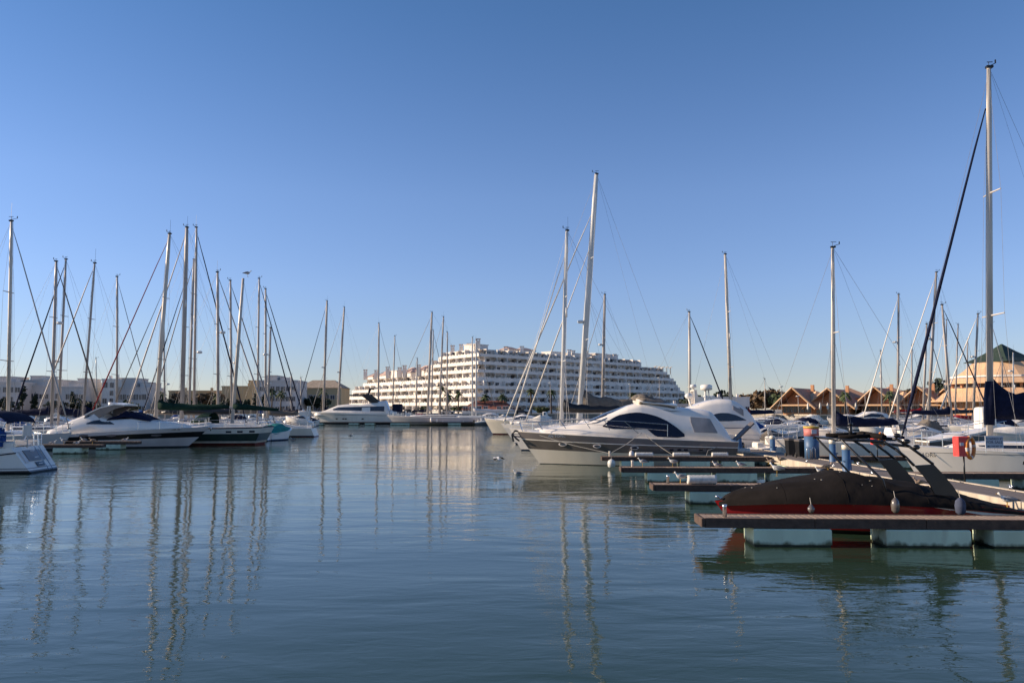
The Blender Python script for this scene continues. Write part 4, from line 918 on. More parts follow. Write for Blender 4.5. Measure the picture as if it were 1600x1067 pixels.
S('sailboat with blue-grey mast close behind the tallest right mast', (1550, 505), 1548, 125, 1, 11.5, 'white', None, 'wire', r=.15, mt='alud', group=G_R, furl_r=.05)
S('sailboat with pale thin mast in front of the green pavilion roof', (1583, 550), 1584, 120, -1, 10.5, 'white', 'navy', None, r=.13, mt='aluw', radar=.72, group=G_R)
S('far sailboat with plain thin mast right of the low kiosk', (1195, 592), 1195, 150, 1, 8, 'white', None, None, r=.08, group=G_R, spreaders=1, detail=0)

# ---------------- background motor boats
C_ = cruiser
GL, GC, GR = 'motor boats on the left moorings', 'motor boats along the far quay', 'motor boats on the right moorings'
C_('small white express boat at the left border below the village', -40, 46, 105, 'express', 'white', GL, canvas='blue')
C_('white hardtop boat glowing below the close pair of masts', 128, 62, 120, 'hardtop', 'white', GL)
C_('white cabin boat left of the lone straight mast', 96, 170, 130, 'express', 'cream', GL, canvas='tan')
C_('small open boat below the blue-grey village house', 235, 180, 140, 'open', 'white', GL)
C_('white wheelhouse boat behind the ketch bow', 200, 262, 116, 'wheelhouse', 'white', GL)
C_('cream cabin boat seen under the ketch green sail cover', 340, 268, 110, 'fly', 'cream', GL, canvas='tan')
C_('white express boat behind the ketch cockpit', 318, 398, 122, 'express', 'white', GL, canvas='navy')
C_('small wheelhouse boat between the ketch mizzen and the apartment house', 440, 392, 128, 'wheelhouse', 'navy', GL)
C_('open motor boat with red seats near the far left quay', 30, -10, 150, 'open', 'white', GL)
C_('low white motor boat on the far quay under the ochre building', 318, 262, 178, 'express', 'white', GL, canvas='blue')
C_('low white hardtop boat on the far quay under the yellow building', 345, 395, 182, 'hardtop', 'white', GL)
C_('white express boat left of the far white yacht', 488, 436, 120, 'hardtop', 'white', GC)
C_('white hulled flybridge boat with navy stern beyond the ketch', 446, 492, 100, 'fly', 'whiteb', GC, fb=2.2, H=.8)
C_('white motor boat behind the far white yacht with dark canopy', 560, 640, 186, 'express', 'white', GC, canvas='maroon')
C_('motor boat with red canopy below the sunlit hotel wing', 690, 640, 190, 'express', 'cream', GC, canvas='maroon')
C_('small dark inflatable boat at the stern of the long grey sloop', 762, 742, 156, 'open', 'dark', GC)
C_('pale motor boat in front of the red restaurant', 735, 790, 180, 'hardtop', 'grey', GC)
C_('small blue covered boat right of the red restaurant', 800, 845, 176, 'covered', 'white', GC, canvas='blue')
C_('bright white motor yacht bow pointing left beyond the striped sailboat', 757, 880, 98, 'express', 'cream', GR, fb=1.9, canvas=None)
C_('white boat with bulging pale cover beyond the striped sailboat', 796, 888, 84, 'covered', 'gel' if False else 'white', GR, canvas='sailw', fb=1.7, H=1.15)
C_('white motor boat with hardtop and dark windows in front of the taupe sail', 836, 1000, 57, 'hardtop', 'white', GR, H=1.15)
C_('white flybridge yacht with radar arch behind the hotel right end', 1160, 1064, 76, 'fly', 'white', GR, fb=2.6, H=1.6, radar=True)
C_('small sport boat right of the second white yacht', 1262, 1180, 92, 'express', 'white', GR, canvas='navy')
C_('navy hulled motor boat before the first gabled house', 1206, 1290, 100, 'express', 'navy', GR, canvas='navy')
C_('grey hulled motor boat with long pointed bow right of the second yacht', 1250, 1130, 66, 'express', 'grey', GR, canvas='blue')
C_('boat under beige cover at the walkway beyond the grey yacht', 1166, 1236, 56, 'covered', 'cream', GR, canvas='tan', H=.9)
C_('small white open dinghy with white cushions beside the walkway', 1240, 1162, 49.5, 'open', 'white', GR, fb=.9)
C_('white express cruiser below the second gabled house', 1300, 1368, 118, 'express', 'white', GR, canvas='sailw')
C_('white express cruiser below the third gabled house', 1420, 1352, 112, 'express', 'white', GR, canvas='tan')
C_('low white speedboat behind the navy sail cover', 1340, 1388, 100, 'open', 'white', GR)
C_('white sport cruiser with dark hull windows before the terracotta wing', 1310, 1400, 140, 'hardtop', 'white', GR)
C_('sunlit white boat on the far quay below the first gable', 1235, 1290, 160, 'express', 'white', GR, canvas='sailw')
C_('sunlit white boat on the far quay below the second gable', 1292, 1345, 162, 'hardtop', 'white', GR)
C_('sunlit white boat on the far quay below the third gable', 1348, 1400, 158, 'express', 'white', GR, canvas='sailw')
C_('sunlit white boat on the far quay below the fourth gable', 1405, 1462, 160, 'hardtop', 'cream', GR)
C_('far boat with beige canopy left of the scrub hill', 1175, 1235, 158, 'express', 'white', GR, canvas='tan')
C_('cluttered grey cabin boat with brown cover between the leaning masts', 1392, 1478, 76, 'covered', 'grey', GR, canvas='tan', fb=1.2, H=.7)
C_('white box wheelhouse boat in front of the pavilion', 1570, 1498, 70, 'wheelhouse', 'white', GR, H=1.25, fb=1.5)
C_('black topsided motor boat showing its dark flank behind the life ring', 1552, 1438, 47, 'express', 'flank', GR, canvas=None, fb=1.95, H=.25)
C_('white boat with pale cover at the right border', 1500, 1640, 58, 'covered', 'cream', GR, canvas='sailw', fb=1.6, H=.5)
C_('white cabin cruiser behind the tallest right mast', 1480, 1600, 84, 'express', 'white', GR, canvas='navy')
C_('white boat below the pavilion at the far right moorings', 1560, 1640, 110, 'hardtop', 'white', GR)
C_('white motor boat among the masts left of the pavilion', 1450, 1530, 125, 'express', 'cream', GR, canvas='maroon')
C_('small grey boat with outboard left of the For Sale sloop bow', 1440, 1376, 52, 'open', 'grey', GR, fb=1.3)
C_('pale grey hulled boat with white deck left of the dark flanked boat', 1400, 1478, 62, 'express', 'grey', GR, canvas='tan', fb=1.7)

C_('small end-on boat with teal cover and dark outboard right of the ketch stern', 470, 400, 80, 'covered', 'white', GL, canvas='teal', yaw=72, fb=1.1, H=.8)
C_('low open tender with grey seats beyond the long open cruiser bow', 214, 262, 92, 'open', 'grey', GL)
C_('small beige covered boat below the yellow building', 372, 340, 140, 'covered', 'cream', GL, canvas='tan')
C_('small navy covered boat left of the far white yacht', 500, 470, 150, 'covered', 'white', GC, canvas='navy')
C_('low grey hulled boat between the gables and the navy boom cover', 1275, 1330, 84, 'express', 'grey', GR, canvas='tan')
C_('small dark canopied boat below the tall mast right of the navy forestay', 1490, 1440, 96, 'express', 'navy', GR, canvas='blackc')
C_('beige canopied cabin boat right of the scrub hill', 1218, 1268, 120, 'express', 'cream', GR, canvas='tan')

for px in (358, 375, 393):
    x = -(gx(px, 68) - KL.x); hull_panel(KH, [(x-.22, KH.sheer((x+KH.L/2)/KH.L)*.80), (x+.22, KH.sheer((x+KH.L/2)/KH.L)*.80)], [(x-.22, KH.sheer((x+KH.L/2)/KH.L)*.70), (x+.22, KH.sheer((x+KH.L/2)/KH.L)*.70)], .02, 2).build('hull_window', 'glass', KT)
# small craft lying along the far quays
Q = 'small craft moored along the far quay walls'
for px0, px1, d, st, hl, cv, lab in (
 (452, 482, 205, 'covered', 'white', 'navy', 'small covered boat at the far quay below the hipped ochre building'),
 (528, 500, 210, 'wheelhouse', 'white', None, 'tiny wheelhouse boat seen over the far white yacht bow'),
 (545, 575, 214, 'express', 'white', 'sailw', 'small white boat behind the far white yacht radar arch'),
 (618, 590, 216, 'covered', 'white', 'blue', 'small blue covered boat left of the two low hotel chimneys masts'),
 (655, 628, 214, 'fly', 'white', None, 'small flybridge boat behind the bow of the long grey sloop'),
 (672, 702, 212, 'covered', 'cream', 'maroon', 'small maroon covered boat behind the grey sloop mast'),
 (734, 706, 215, 'express', 'white', 'tan', 'small boat at the far quay below the hotel corner'),
 (772, 800, 213, 'covered', 'white', 'sailw', 'pale covered boat before the restaurant red roof, its right end'),
 (834, 806, 216, 'express', 'navy', 'navy', 'small navy hulled boat between restaurant and slanting forestays'),
 (862, 838, 212, 'wheelhouse', 'white', None, 'tiny wheelhouse boat below the palm behind the forestays'),
 (4, 30, 196, 'covered', 'white', 'tan', 'beige covered boat at the village quay, left border'),
 (62, 36, 198, 'express', 'white', 'sailw', 'small white boat at the village quay below the slim cypress'),
 (72, 98, 196, 'fly', 'white', None, 'small flybridge boat at the village quay by the close pair of masts'),
 (132, 106, 200, 'covered', 'white', 'navy', 'navy covered boat at the village quay left of the cream tower house'),
 (176, 150, 197, 'express', 'cream', 'tan', 'small cream boat at the quay below the cream tower house'),
 (186, 216, 199, 'covered', 'white', 'sailw', 'pale covered boat at the quay below the blue-grey house'),
 (250, 222, 198, 'express', 'white', 'maroon', 'small boat with dark red canopy left of the ketch mainmast'),
 (300, 330, 202, 'covered', 'grey', 'navy', 'grey hulled covered boat below the long ochre building'),
 (412, 384, 200, 'fly', 'white', None, 'small flybridge boat at the quay left of the palm pair'),
 (424, 450, 201, 'express', 'white', 'navy', 'small boat at the quay below the palm pair'),
): C_(lab, px0, px1, d, st, hl, Q, canvas=cv or 'navy', detail=0)
for tx, ty, bx, d, b, lab in ((455, 585, 455, 190, 1, 'tiny sailboat with short mast below the apartment house roof edge'), (470, 590, 471, 188, 1, 'tiny sailboat with short mast beside the navy genoa foot'), (652, 560, 650, 190, -1, 'far sailboat with short thin mast left of the grey sloop mast'), (1425, 540, 1424, 150, 1, 'far sailboat with thin mast left of the long navy forestay'), (1512, 530, 1510, 160, 1, 'far sailboat with thin mast before the pavilion left slope'), (1566, 560, 1566, 150, -1, 'far sailboat with pale mast right of the tallest mast')):
    S(lab, (tx, ty), bx, d, b, 9.5, 'white', rnd.choice(('navy', 'tan', None)), 'wire', r=.11 + d*.0003, mt='alud', group='distant sailboats with thin masts', spreaders=1, detail=0, furl_r=.04, windows=False)
# ---------------- nearer boats with their own outlines
def P2(d, ox):
    """(px,py) -> (x measured from world ox, z) in the plane y=d"""
    def f(px, py):
        p = pix(px, py, d); return (p.x - ox, p.z)
    return f
def curve(f, pts, sgn=1):
    q = [f(*p) for p in pts]
    q = [(sgn*x, z) for x, z in q]; return sorted(q)

# -- grey and white flybridge yacht (bow left)
def grey_yacht():
    d = 44.6; x0, x1 = gx(808, 43), gx(1152, 43); ox = (x0+x1)/2; L = x1-x0
    t = thing('motor_yacht', 'grey and white flybridge motor yacht with navy arched window moored at the finger pontoons', 'motor yacht', (ox, d, 0), PI + R(-3))
    f = P2(42.9, ox); c = lambda pts: curve(f, pts, -1)
    h = Hull(L, 4.1, 1.80, 1.30, rake=1.55, stern=.9, full=2.5, flare=.85, tr=-.25, mid=1.52)
    rows = [('z',-.4,0), ('z',.05,1), ('f',.42,2), ('f',.74,3), ('f',.775,4), ('f',1,4)]
    # slots: antifoul, white bottom, taupe band, white rubbing line, upper grey
    h.mesh([('z',-.4,0), ('z',.03,1), ('f',.46,2), ('f',.745,3), ('f',.775,4), ('f',.985,1), ('f',1,1)], 20).build('hull', ['anti', 'gel2', 'hgrey', 'gel', 'hgrey2'], t)
    mb = MB(); h.deck(mb, crown=.1); mb.build('deck', 'gel', t)
    B2 = 2.05
    base = [(-L/2+.2, 1.22), (L/2-1.2, 1.66)]
    top = c([(845, 672), (870, 669), (905, 663), (924, 659), (947, 650), (969, 641), (985, 634), (1003, 629.5), (1024, 631), (1065, 636), (1105, 640), (1116, 643), (1135, 667), (1146, 686)])
    H = House(top, base, [(-L/2, B2*.88), (0, B2*.90), (L*.2, B2*.72), (L*.33, B2*.48), (L/2-1, B2*.2)], .80, 26)
    H.mesh().build('deckhouse', 'gel', t)
    wt = c([(945, 665), (957, 655), (969, 648.5), (985, 645.2), (1000, 644), (1016, 646.5), (1030, 650.5), (1044, 657), (1060, 668), (1071, 678)])
    wb = c([(945, 666.5), (960, 670), (1014, 670.2), (1020, 676), (1027, 682), (1060, 683.5), (1071, 682)])
    H.win(wt, wb, n=24, off=.03).build('side_window', 'glassb', t)
    H.win(c([(1081, 651), (1111, 653.5), (1122, 675)]), c([(1081, 658), (1086, 675), (1122, 676.5)]), n=8, off=.03).build('canvas_window', 'vinyl', t)
    H.win(c([(918, 661.5), (935, 654), (952, 647)]), c([(918, 663), (935, 660.5), (952, 653)]), n=6, off=.03).build('windscreen_side', 'glass', t)
    # front windscreen
    mb = MB(); rings = []
    xa, za = c([(924, 659)])[0]; xb, zb = c([(985, 634)])[0]
    for i in range(11):
        a = -1 + 2*i/10
        rings.append([(xa - .5*a*a, a*1.05, za+.06-.12*a*a), ((xa+xb)/2 - .4*a*a, a*1.2, (za+zb)/2+.10-.1*a*a), (xb - .3*a*a, a*1.15, zb+.03-.12*a*a)])
    mb.loft(rings, 0, True, closed=False); mb.build('windscreen', 'glass', t)
    # dark line under the roof
    H.win(c([(1037, 638.6), (1052, 641.8), (1100, 642.4)]), c([(1037, 639.6), (1052, 643), (1100, 643.4)]), n=8, off=.025).build('handrail_line', 'hgrey', t)
    # folded flybridge canvas
    mb = MB(); pts = [(1003, 622), (1012, 619.5), (1024, 622), (1040, 626), (1058, 632)]
    q = c(pts); rings = []
    for i, (x, z) in enumerate(q):
        k = .16 + .12*math.sin(i*2.1)
        rings.append([(x, 1.35*math.cos(a), z - .22 + (.22+k*.4)*math.sin(a)) for a in [2*PI*j/12 for j in range(12)]])
    mb.loft(rings, 0, True); g = random.Random(3)
    for i in range(9):
        x, z = q[g.randrange(len(q))]; mb.ball((x + g.uniform(-.3,.3), g.uniform(-1.2, 1.0), z + .02), .38, .3, .16, 0, 7, 4)
    mb.build('folded_bimini', 'tan', t)
    mb = MB(); rings = []
    for x, z in c([(1000, 629), (1010, 631), (1062, 637)]):
        rings.append([(x, 1.45*math.cos(a), z + .1 + .14*math.sin(a)) for a in [2*PI*j/10 for j in range(10)]])
    mb.loft(rings, 0, True); mb.build('flybridge_coaming', 'gel', t)
    # portholes
    for px, py in ((882, 695), (935.6, 697), (993, 699)):
        x, z = c([(px, py)])[0]; y = h.side(x, z)
        for s in (1, -1):
            for nm, rx, rz_, off, m in (('porthole_rim', .22, .10, .03, 'gel3'), ('porthole', .165, .068, .045, 'glass')):
                mb = MB(); ring = lambda o: [(x+rx*math.cos(a), s*(h.side(x+rx*math.cos(a), z)+o), z+rz_*math.sin(a)) for a in [2*PI*j/14 for j in range(14)]]
                mb.loft([ring(-.05), ring(off)]); mb.build(nm, m, t)
    pt_ = c([(1033, 699.3), (1104, 700.5)]); pb_ = c([(1033, 704), (1104, 705)])
    hull_panel(h, pt_, pb_, .02).build('hull_window_surround', 'hgrey2', t)
    for px in (1047, 1059, 1069, 1092):
        hull_panel(h, c([(px, 700.6), (px+6, 700.8)]), c([(px, 703.4), (px+6, 703.6)]), .032, 2).build('hull_window', 'glass', t)
    # rails
    mb = MB(); rb = c([(818, 676), (850, 671), (887, 668), (925, 668), (955, 670), (1000, 676), (1044, 680)]); rt_ = c([(812, 661), (843, 660), (878, 657), (915, 655.5), (947, 657), (977, 658), (1044, 663)])
    for s in (1, -1):
        prev = None
        for i, ((xb_, zb_), (xt_, zt_)) in enumerate(zip(rb, rt_)):
            y = h.side(xb_, zb_) - .08; p, q2 = Vector((xb_, s*max(.05, y), zb_-.05)), Vector((xt_, s*max(.08, y+.02), zt_))
            mb.tube([p, q2], .02, 5)
            if prev: mb.tube([prev[1], q2], .022, 5); mb.tube([prev[0].lerp(prev[1], .5), p.lerp(q2, .5)], .012, 4)
            prev = (p, q2)
        last = prev
    mb.tube([last[1], Vector((last[1].x+.15, 0, last[1].z)), Vector((last[1].x, last[1].y*-1, last[1].z))], .022, 5)
    mb.build('bow_rail', 'steel', t)
    mb = MB(); bx, bz = L/2, 1.72
    mb.tube([(bx-.6,0,bz+.05), (bx+.12,0,bz+.1), (bx+.28,0,bz-.1)], .05, 6); mb.tube([(bx+.28,0,bz-.05), (bx+.05,.22,bz-.32), (bx-.12,0,bz-.45)], .045, 5); mb.tube([(bx+.28,0,bz-.05), (bx+.05,-.22,bz-.32), (bx-.12,0,bz-.45)], .045, 5); mb.tube([(bx+.28,0,bz-.1),(bx+.2,0,bz-.5)], .06, 5)
    mb.build('anchor', 'black', t)
    tx, tz = c([(884, 683.6)])[0]
    text_mesh(None, 'AN TOMIC GUILLIP', .2, 'name_lettering', 'gel', t, (tx, h.side(tx, tz)+.03, tz), (PI/2, 0, PI))
    # gangway folded at the stern
    mb = MB(); mb.tube([(-L/2+.2, .6, 1.15), (-L/2-1.0, .6, 2.3)], .09, 4); mb.tube([(-L/2+.2, 1.0, 1.15), (-L/2-1.0, 1.0, 2.3)], .09, 4)
    for i in range(5): mb.box(-L/2+.1-.25*i, -L/2+.2-.25*i, .55, 1.05, 1.2+.24*i, 1.25+.24*i)
    mb.build('gangway', 'hgrey2', t)
    mb = MB(); mb.bbox(-L/2-.75, -L/2+.1, -1.8, 1.8, .28, .45, .04); mb.build('swim_platform', 'teak', t)
    return t, h
GY, GYh = grey_yacht()

# -- second white flybridge yacht behind it (bow left)
def second_yacht():
    d = 53; x0, x1 = gx(905, 51.2), gx(1192, 51.2); ox = (x0+x1)/2; L = x1-x0
    t = thing('motor_yacht', 'white flybridge motor yacht with lens shaped window seen behind the grey one', 'motor yacht', (ox, d, 0), PI + R(-3))
    f = P2(51.2, ox); c = lambda pts: curve(f, pts, -1)
    h = Hull(L, 4.0, 1.9, 1.35, rake=1.5, stern=.9, full=2.5, flare=.8, tr=.25, mid=1.6)
    h.mesh([('z',-.4,0), ('z',.05,2), ('z',.15,1), ('f',.75,1), ('f',.79,2), ('f',.82,1), ('f',1,1)]).build('hull', ['anti', 'gel', 'hnavy'], t)
    mb = MB(); h.deck(mb); mb.build('deck', 'gel', t)
    base = [(-L/2+.1, 1.2), (L/2-1, 1.7)]
    top = c([(940, 668), (985, 655), (1030, 648), (1060, 643), (1083, 637), (1100, 629.5), (1113, 625.5), (1130, 623), (1146, 623.5), (1158, 628), (1170, 637), (1180, 650), (1190, 668)])
    H = House(top, base, [(-L/2, 1.75), (0, 1.8), (L*.2, 1.4), (L/2-1, .4)], .82, 24); H.mesh().build('deckhouse', 'gel', t)
    H.win(c([(1114.5, 650.5), (1119, 646.8), (1128, 645), (1140, 645.2), (1153, 648.5), (1168, 656)]), c([(1114.5, 651.5), (1119, 655.5), (1123, 658), (1140, 658), (1168, 656.6)]), n=16, off=.03).build('side_window', 'glass', t)
    H.win(c([(1030, 653), (1060, 649), (1100, 650)]), c([(1030, 660), (1060, 661), (1100, 660)]), n=8, off=.03).build('side_window', 'glass', t)
    H.win(c([(1095, 632.5), (1128, 628.5)]), c([(1095, 633.3), (1128, 629.2)]), n=4, off=.02).build('handrail_line', 'hgrey', t)
    H.win(c([(1128, 668), (1175, 668)]), c([(1128, 669), (1175, 669)]), n=4, off=.02).build('side_stripe', 'hnavy', t)
    H.win(c([(1148, 628), (1164, 640)]), c([(1148, 640), (1164, 650)]), n=4, off=.03).build('flybridge_windscreen', 'vinyl', t)
    mb = MB(); x, z = c([(1090, 630)])[0]; mb.tube([(x, 0, z-.3), (x+.2, 0, z+.35)], .06, 6); mb.ball((x+.2, 0, z+.5), .25, .25, .2); mb.build('satellite_dome', 'aluw', t)
    mb = MB()
    for px in (1168, 1178):
        for s in (-1, 1): x, z = c([(px, 655)])[0]; mb.tube([(x, s*1.2, z-.2), (x+.15, s*1.2, z+.7)], .05, 5)
    mb.build('fishing_rod_holder', 'maroon', t)
second_yacht()
def dome_post():
    x = gx(1113, 72); t = thing('radar_mast', 'white drum shaped radar on a short white mast left of the leaning mast', 'radar', (x, 74, 2.9), 0)
    H = hz(609, 72) - 2.9; mb = MB(); mb.tube([(-.1,0,-.3), (-.1,0,H)], .1, 8); mb.tube([(.35,0,-.3), (.2,0,H)], .06, 6); mb.box(-.3, .5, -.06, .06, H*.3, H*.36); mb.box(-.25, .4, -.06, .06, H*.65, H*.7); mb.build('post', 'aluw', t)
    mb = MB(); mb.tube([(0,0,H), (0,0,H+.06), (0,0,H+.45), (0,0,H+.55)], [.3, .55, .55, .3], 14); mb.build('radar_drum', 'gel', t)
dome_post()

# -- left express cruiser (bow right)
def left_cruiser():
    d = 64.5; x0, x1 = gx(64, 62.6), gx(311, 62.6); ox = (x0+x1)/2; L = x1-x0
    t = thing('motor_yacht', 'long white open cruiser with dark hull stripe and navy cockpit cover on the left', 'motor yacht', (ox, d, 0), R(3))
    f = P2(62.6, ox); c = lambda pts: curve(f, pts, 1)
    h = Hull(L, 3.9, 1.62, .95, rake=2.1, stern=.9, full=2.5, flare=.9, tr=.2, mid=1.35)
    h.mesh([('z',-.4,0), ('z',.10,1), ('f',.50,2), ('f',.78,1), ('f',.90,1), ('f',1,1)], 20).build('hull', ['anti', 'gel3', 'black'], t)
    mb = MB(); h.deck(mb, crown=.12); mb.build('deck', 'gel', t)
    base = [(-L/2+.1, .95), (L/2-1, 1.5)]
    top = c([(70, 672), (80, 668), (105, 656), (131, 645), (141, 643), (149, 651), (160, 655), (186, 654), (200, 652.5), (228, 657), (262, 662), (292, 666)])
    H = House(top, base, [(-L/2, 1.7), (0, 1.7), (L*.2, 1.3), (L/2-1, .3)], .8, 26); H.mesh().build('deckhouse', 'gel', t)
    H.win(c([(131, 661), (140, 657.5), (153, 655.2), (163, 657), (173, 662.5)]), c([(131, 662.5), (150, 662.8), (173, 663)]), n=12, off=.03).build('side_window', 'glass', t)
    H.win(c([(126, 652), (131, 647.5), (141, 645.5)]), c([(126, 653.2), (132, 652), (141, 646.5)]), n=6, off=.03).build('rear_window', 'glass', t)
    mb = MB(); y0 = 1.25
    up = c([(126, 648), (138, 641.5), (150, 636), (172, 630.5), (187, 632)]); low = c([(132, 656), (146, 655), (158, 647), (172, 639), (186, 635)])
    for s in (1, -1):
        mb = MB(); mb.prism(up + list(reversed(low)), s*y0-.06, s*y0+.06); mb.build('arch_side', 'hgrey2', t)
    mb = MB(); mb.loft([[(x, -y0-.1, z), (x, -y0*.5, z+.07), (x, y0*.5, z+.07), (x, y0+.1, z), (x, y0+.1, z-.10), (x, -y0-.1, z-.10)] for x, z in up]); mb.build('radar_arch', 'gel', t)
    mb = MB(); House(c([(160, 653), (186, 644.5), (198, 644), (212, 649), (226, 656)]), c([(160, 657), (186, 652), (226, 658)]), [(-L/2, 1.45), (L*.2, 1.25)], .75, 12).mesh(mb); mb.build('cockpit_cover', 'navy', t)
    mb = MB(); x, z = c([(157, 634)])[0]; mb.tube([(x,0,z-.6), (x,0,z-.1), (x,0,z), (x,0,z+.3)], [.08, .08, .3, .3], 10); mb.build('radar_dome', 'aluw', t)
    for px in (130, 172, 237):
        hull_panel(h, c([(px-7, 679.5), (px, 678.6), (px+7, 679)]), c([(px-7, 681.5), (px, 682.5), (px+7, 681)]), .02, 4).build('porthole', 'hgrey2', t)
    mb = MB(); h.rail(mb, .60, .975, .62, 1.5, .022, wires=1); mb.build('bow_rail', 'steel', t)
    mb = MB(); mb.tube([(L/2-.5,0,1.6), (L/2+.15,0,1.62), (L/2+.1,0,1.3)], .06, 6); mb.build('anchor', 'steel', t)
    x, z = c([(262, 671.6)])[0]; text_mesh(None, 'SERENA 46', .22, 'name_lettering', 'hgrey', t, (x, -h.side(x, z)-.03, z-.05), (PI/2, 0, 0))
    return t, h
left_cruiser()
cruiser('second white cruiser whose pointed bow shows beyond the long open cruiser', 330, 130, 68.5, 'express', 'white', 'motor boats on the left moorings', canvas='navy', fb=1.85, H=.7)

# -- white sailing stern at the left border (stern right)
def stern_boat():
    d = 39; L = 11.5; xs = gx(76, d); 
    t = thing('sailboat', 'white sailing yacht with open rounded stern and blue cockpit bag cut by the left border', 'sailboat', (xs - L/2, d, 0), PI + R(4))
    h = Hull(L, 3.7, 1.35, 1.22, rake=1.0, stern=.80, full=2.0, flare=.2, tr=1.15, mid=1.12)
    h.mesh([('z',-.4,0), ('z',.07,2), ('z',.13,1), ('z',.2,2), ('z',.24,1), ('f',.80,2), ('f',.815,1), ('f',.93,1), ('f',1,1)]).build('hull', ['anti', 'gel', 'hgrey2'], t)
    mb = MB(); h.deck(mb, t0=.08); mb.build('deck', 'deck', t)
    # transom details: sunken panel, step, locker
    mb = MB()
    sl = lambda z: -L/2 + 1.15*max(0, min(1, (z+.35)/(1.22+.35))) - .02
    for (y0, y1, z0, z1, m) in ((-.75, .75, .55, 1.05, 1), (-.35, .35, .28, .48, 2), (.85, 1.15, .5, 1.0, 3), (-1.15, -.85, .5, 1.0, 3)):
        mb.add([(sl(z0)-.03, y0, z0), (sl(z0)-.03, y1, z0), (sl(z1)-.03, y1, z1), (sl(z1)-.03, y0, z1), (sl(z0)+.1, y0, z0), (sl(z0)+.1, y1, z0), (sl(z1)+.1, y1, z1), (sl(z1)+.1, y0, z1)], [(0,1,2,3),(0,4,5,1),(1,5,6,2),(2,6,7,3),(3,7,4,0)], m)
    mb.build('stern_step', ['gel', 'hgrey2', 'glass', 'gel3'], t)
    mb = MB()
    for y in (-.2, .2): mb.tube([(-L/2-.02, y, .1), (-L/2+.75, y, 1.25), (-L/2+.8, y, 1.95)], .022, 5)
    for z in (.4, .7, 1.0, 1.3): mb.tube([(sl(z)-.05, -.2, z), (sl(z)-.05, .2, z)], .02, 5)
    mb.build('boarding_ladder', 'steel', t)
    mb = MB(); h.rail(mb, .10, .6, .62, 1.5, .018); 
    for s in (1, -1):
        p = Vector(h.pt(.1, 1.2, s)); mb.tube([p+Vector((0,0,.62)), p+Vector((-.5, -s*.35, .62)), p+Vector((-.55,-s*.4,0))], .02, 5); mb.tube([p+Vector((0,0,.3)), p+Vector((-.5, -s*.35, .3))], .014, 4)
    mb.build('guard_rail', 'steel', t)
    mb = MB(); H = House([(-L*.10, 1.75), (L*.2, 1.65), (L*.36, 1.25)], [(-L*.10, 1.1), (L*.36, 1.15)], [(-L*.1, 1.2), (L*.36, .4)], .86, 8); H.mesh(mb); mb.build('coachroof', 'gel', t)
    for s in (1, -1): mb = MB(); mb.bbox(-L*.40, -L*.1, s*1.15-.14, s*1.15+.14, 1.1, 1.48, .06); mb.build('cockpit_coaming', 'gel', t)
    hull_panel(h, [(-L*.42, .98), (-L*.30, .82)], [(-L*.42, .93), (-L*.30, .76)], .012, 4).build('side_stripe', 'navy', t)
    # parts on the stern rail
    mb = MB(); mb.bbox(-L/2+1.6, -L/2+2.5, .95, 1.5, 1.25, 2.0, .1); mb.bbox(-L/2+1.7, -L/2+2.2, .95, 1.4, 1.95, 2.15, .08); mb.build('cockpit_bag', 'blue', t)
    mb = MB(); mb.tube([(-L/2+.55, 1.2, 1.2), (-L/2+.55, 1.2, 2.0)], .03, 6); mb.bbox(-L/2+.4, -L/2+.75, 1.02, 1.4, 1.75, 2.35, .1); mb.build('outboard_motor', 'gel3', t)
    # bimini: curved blue top on hoops
    mb = MB(); rings = []
    for i in range(9):
        a = PI*(.06+.88*i/8); x = -L/2+2.6 + 1.15*math.cos(a)*(-1) ; z = 2.35 + .62*math.sin(a)
        rings.append([(x, y, z - .10*(y/1.3)**2) for y in (-1.3, -.7, 0, .7, 1.3)])
    mb.loft(rings, 0, True, closed=False); r2 = [[(p[0], p[1], p[2]-.04) for p in r_] for r_ in rings]; mb.loft(r2, 0, True, closed=False); mb.build('bimini', 'navy', t)
    mb = MB()
    for s in (1, -1): 
        for xx, dx in ((-L/2+1.5, -.45), (-L/2+3.7, .3)): mb.tube([(-L/2+2.5+dx, s*1.25, 1.3), (xx, s*1.3, 2.42)], .02, 5)
    mb.build('bimini_frame', 'steel', t)
stern_boat()

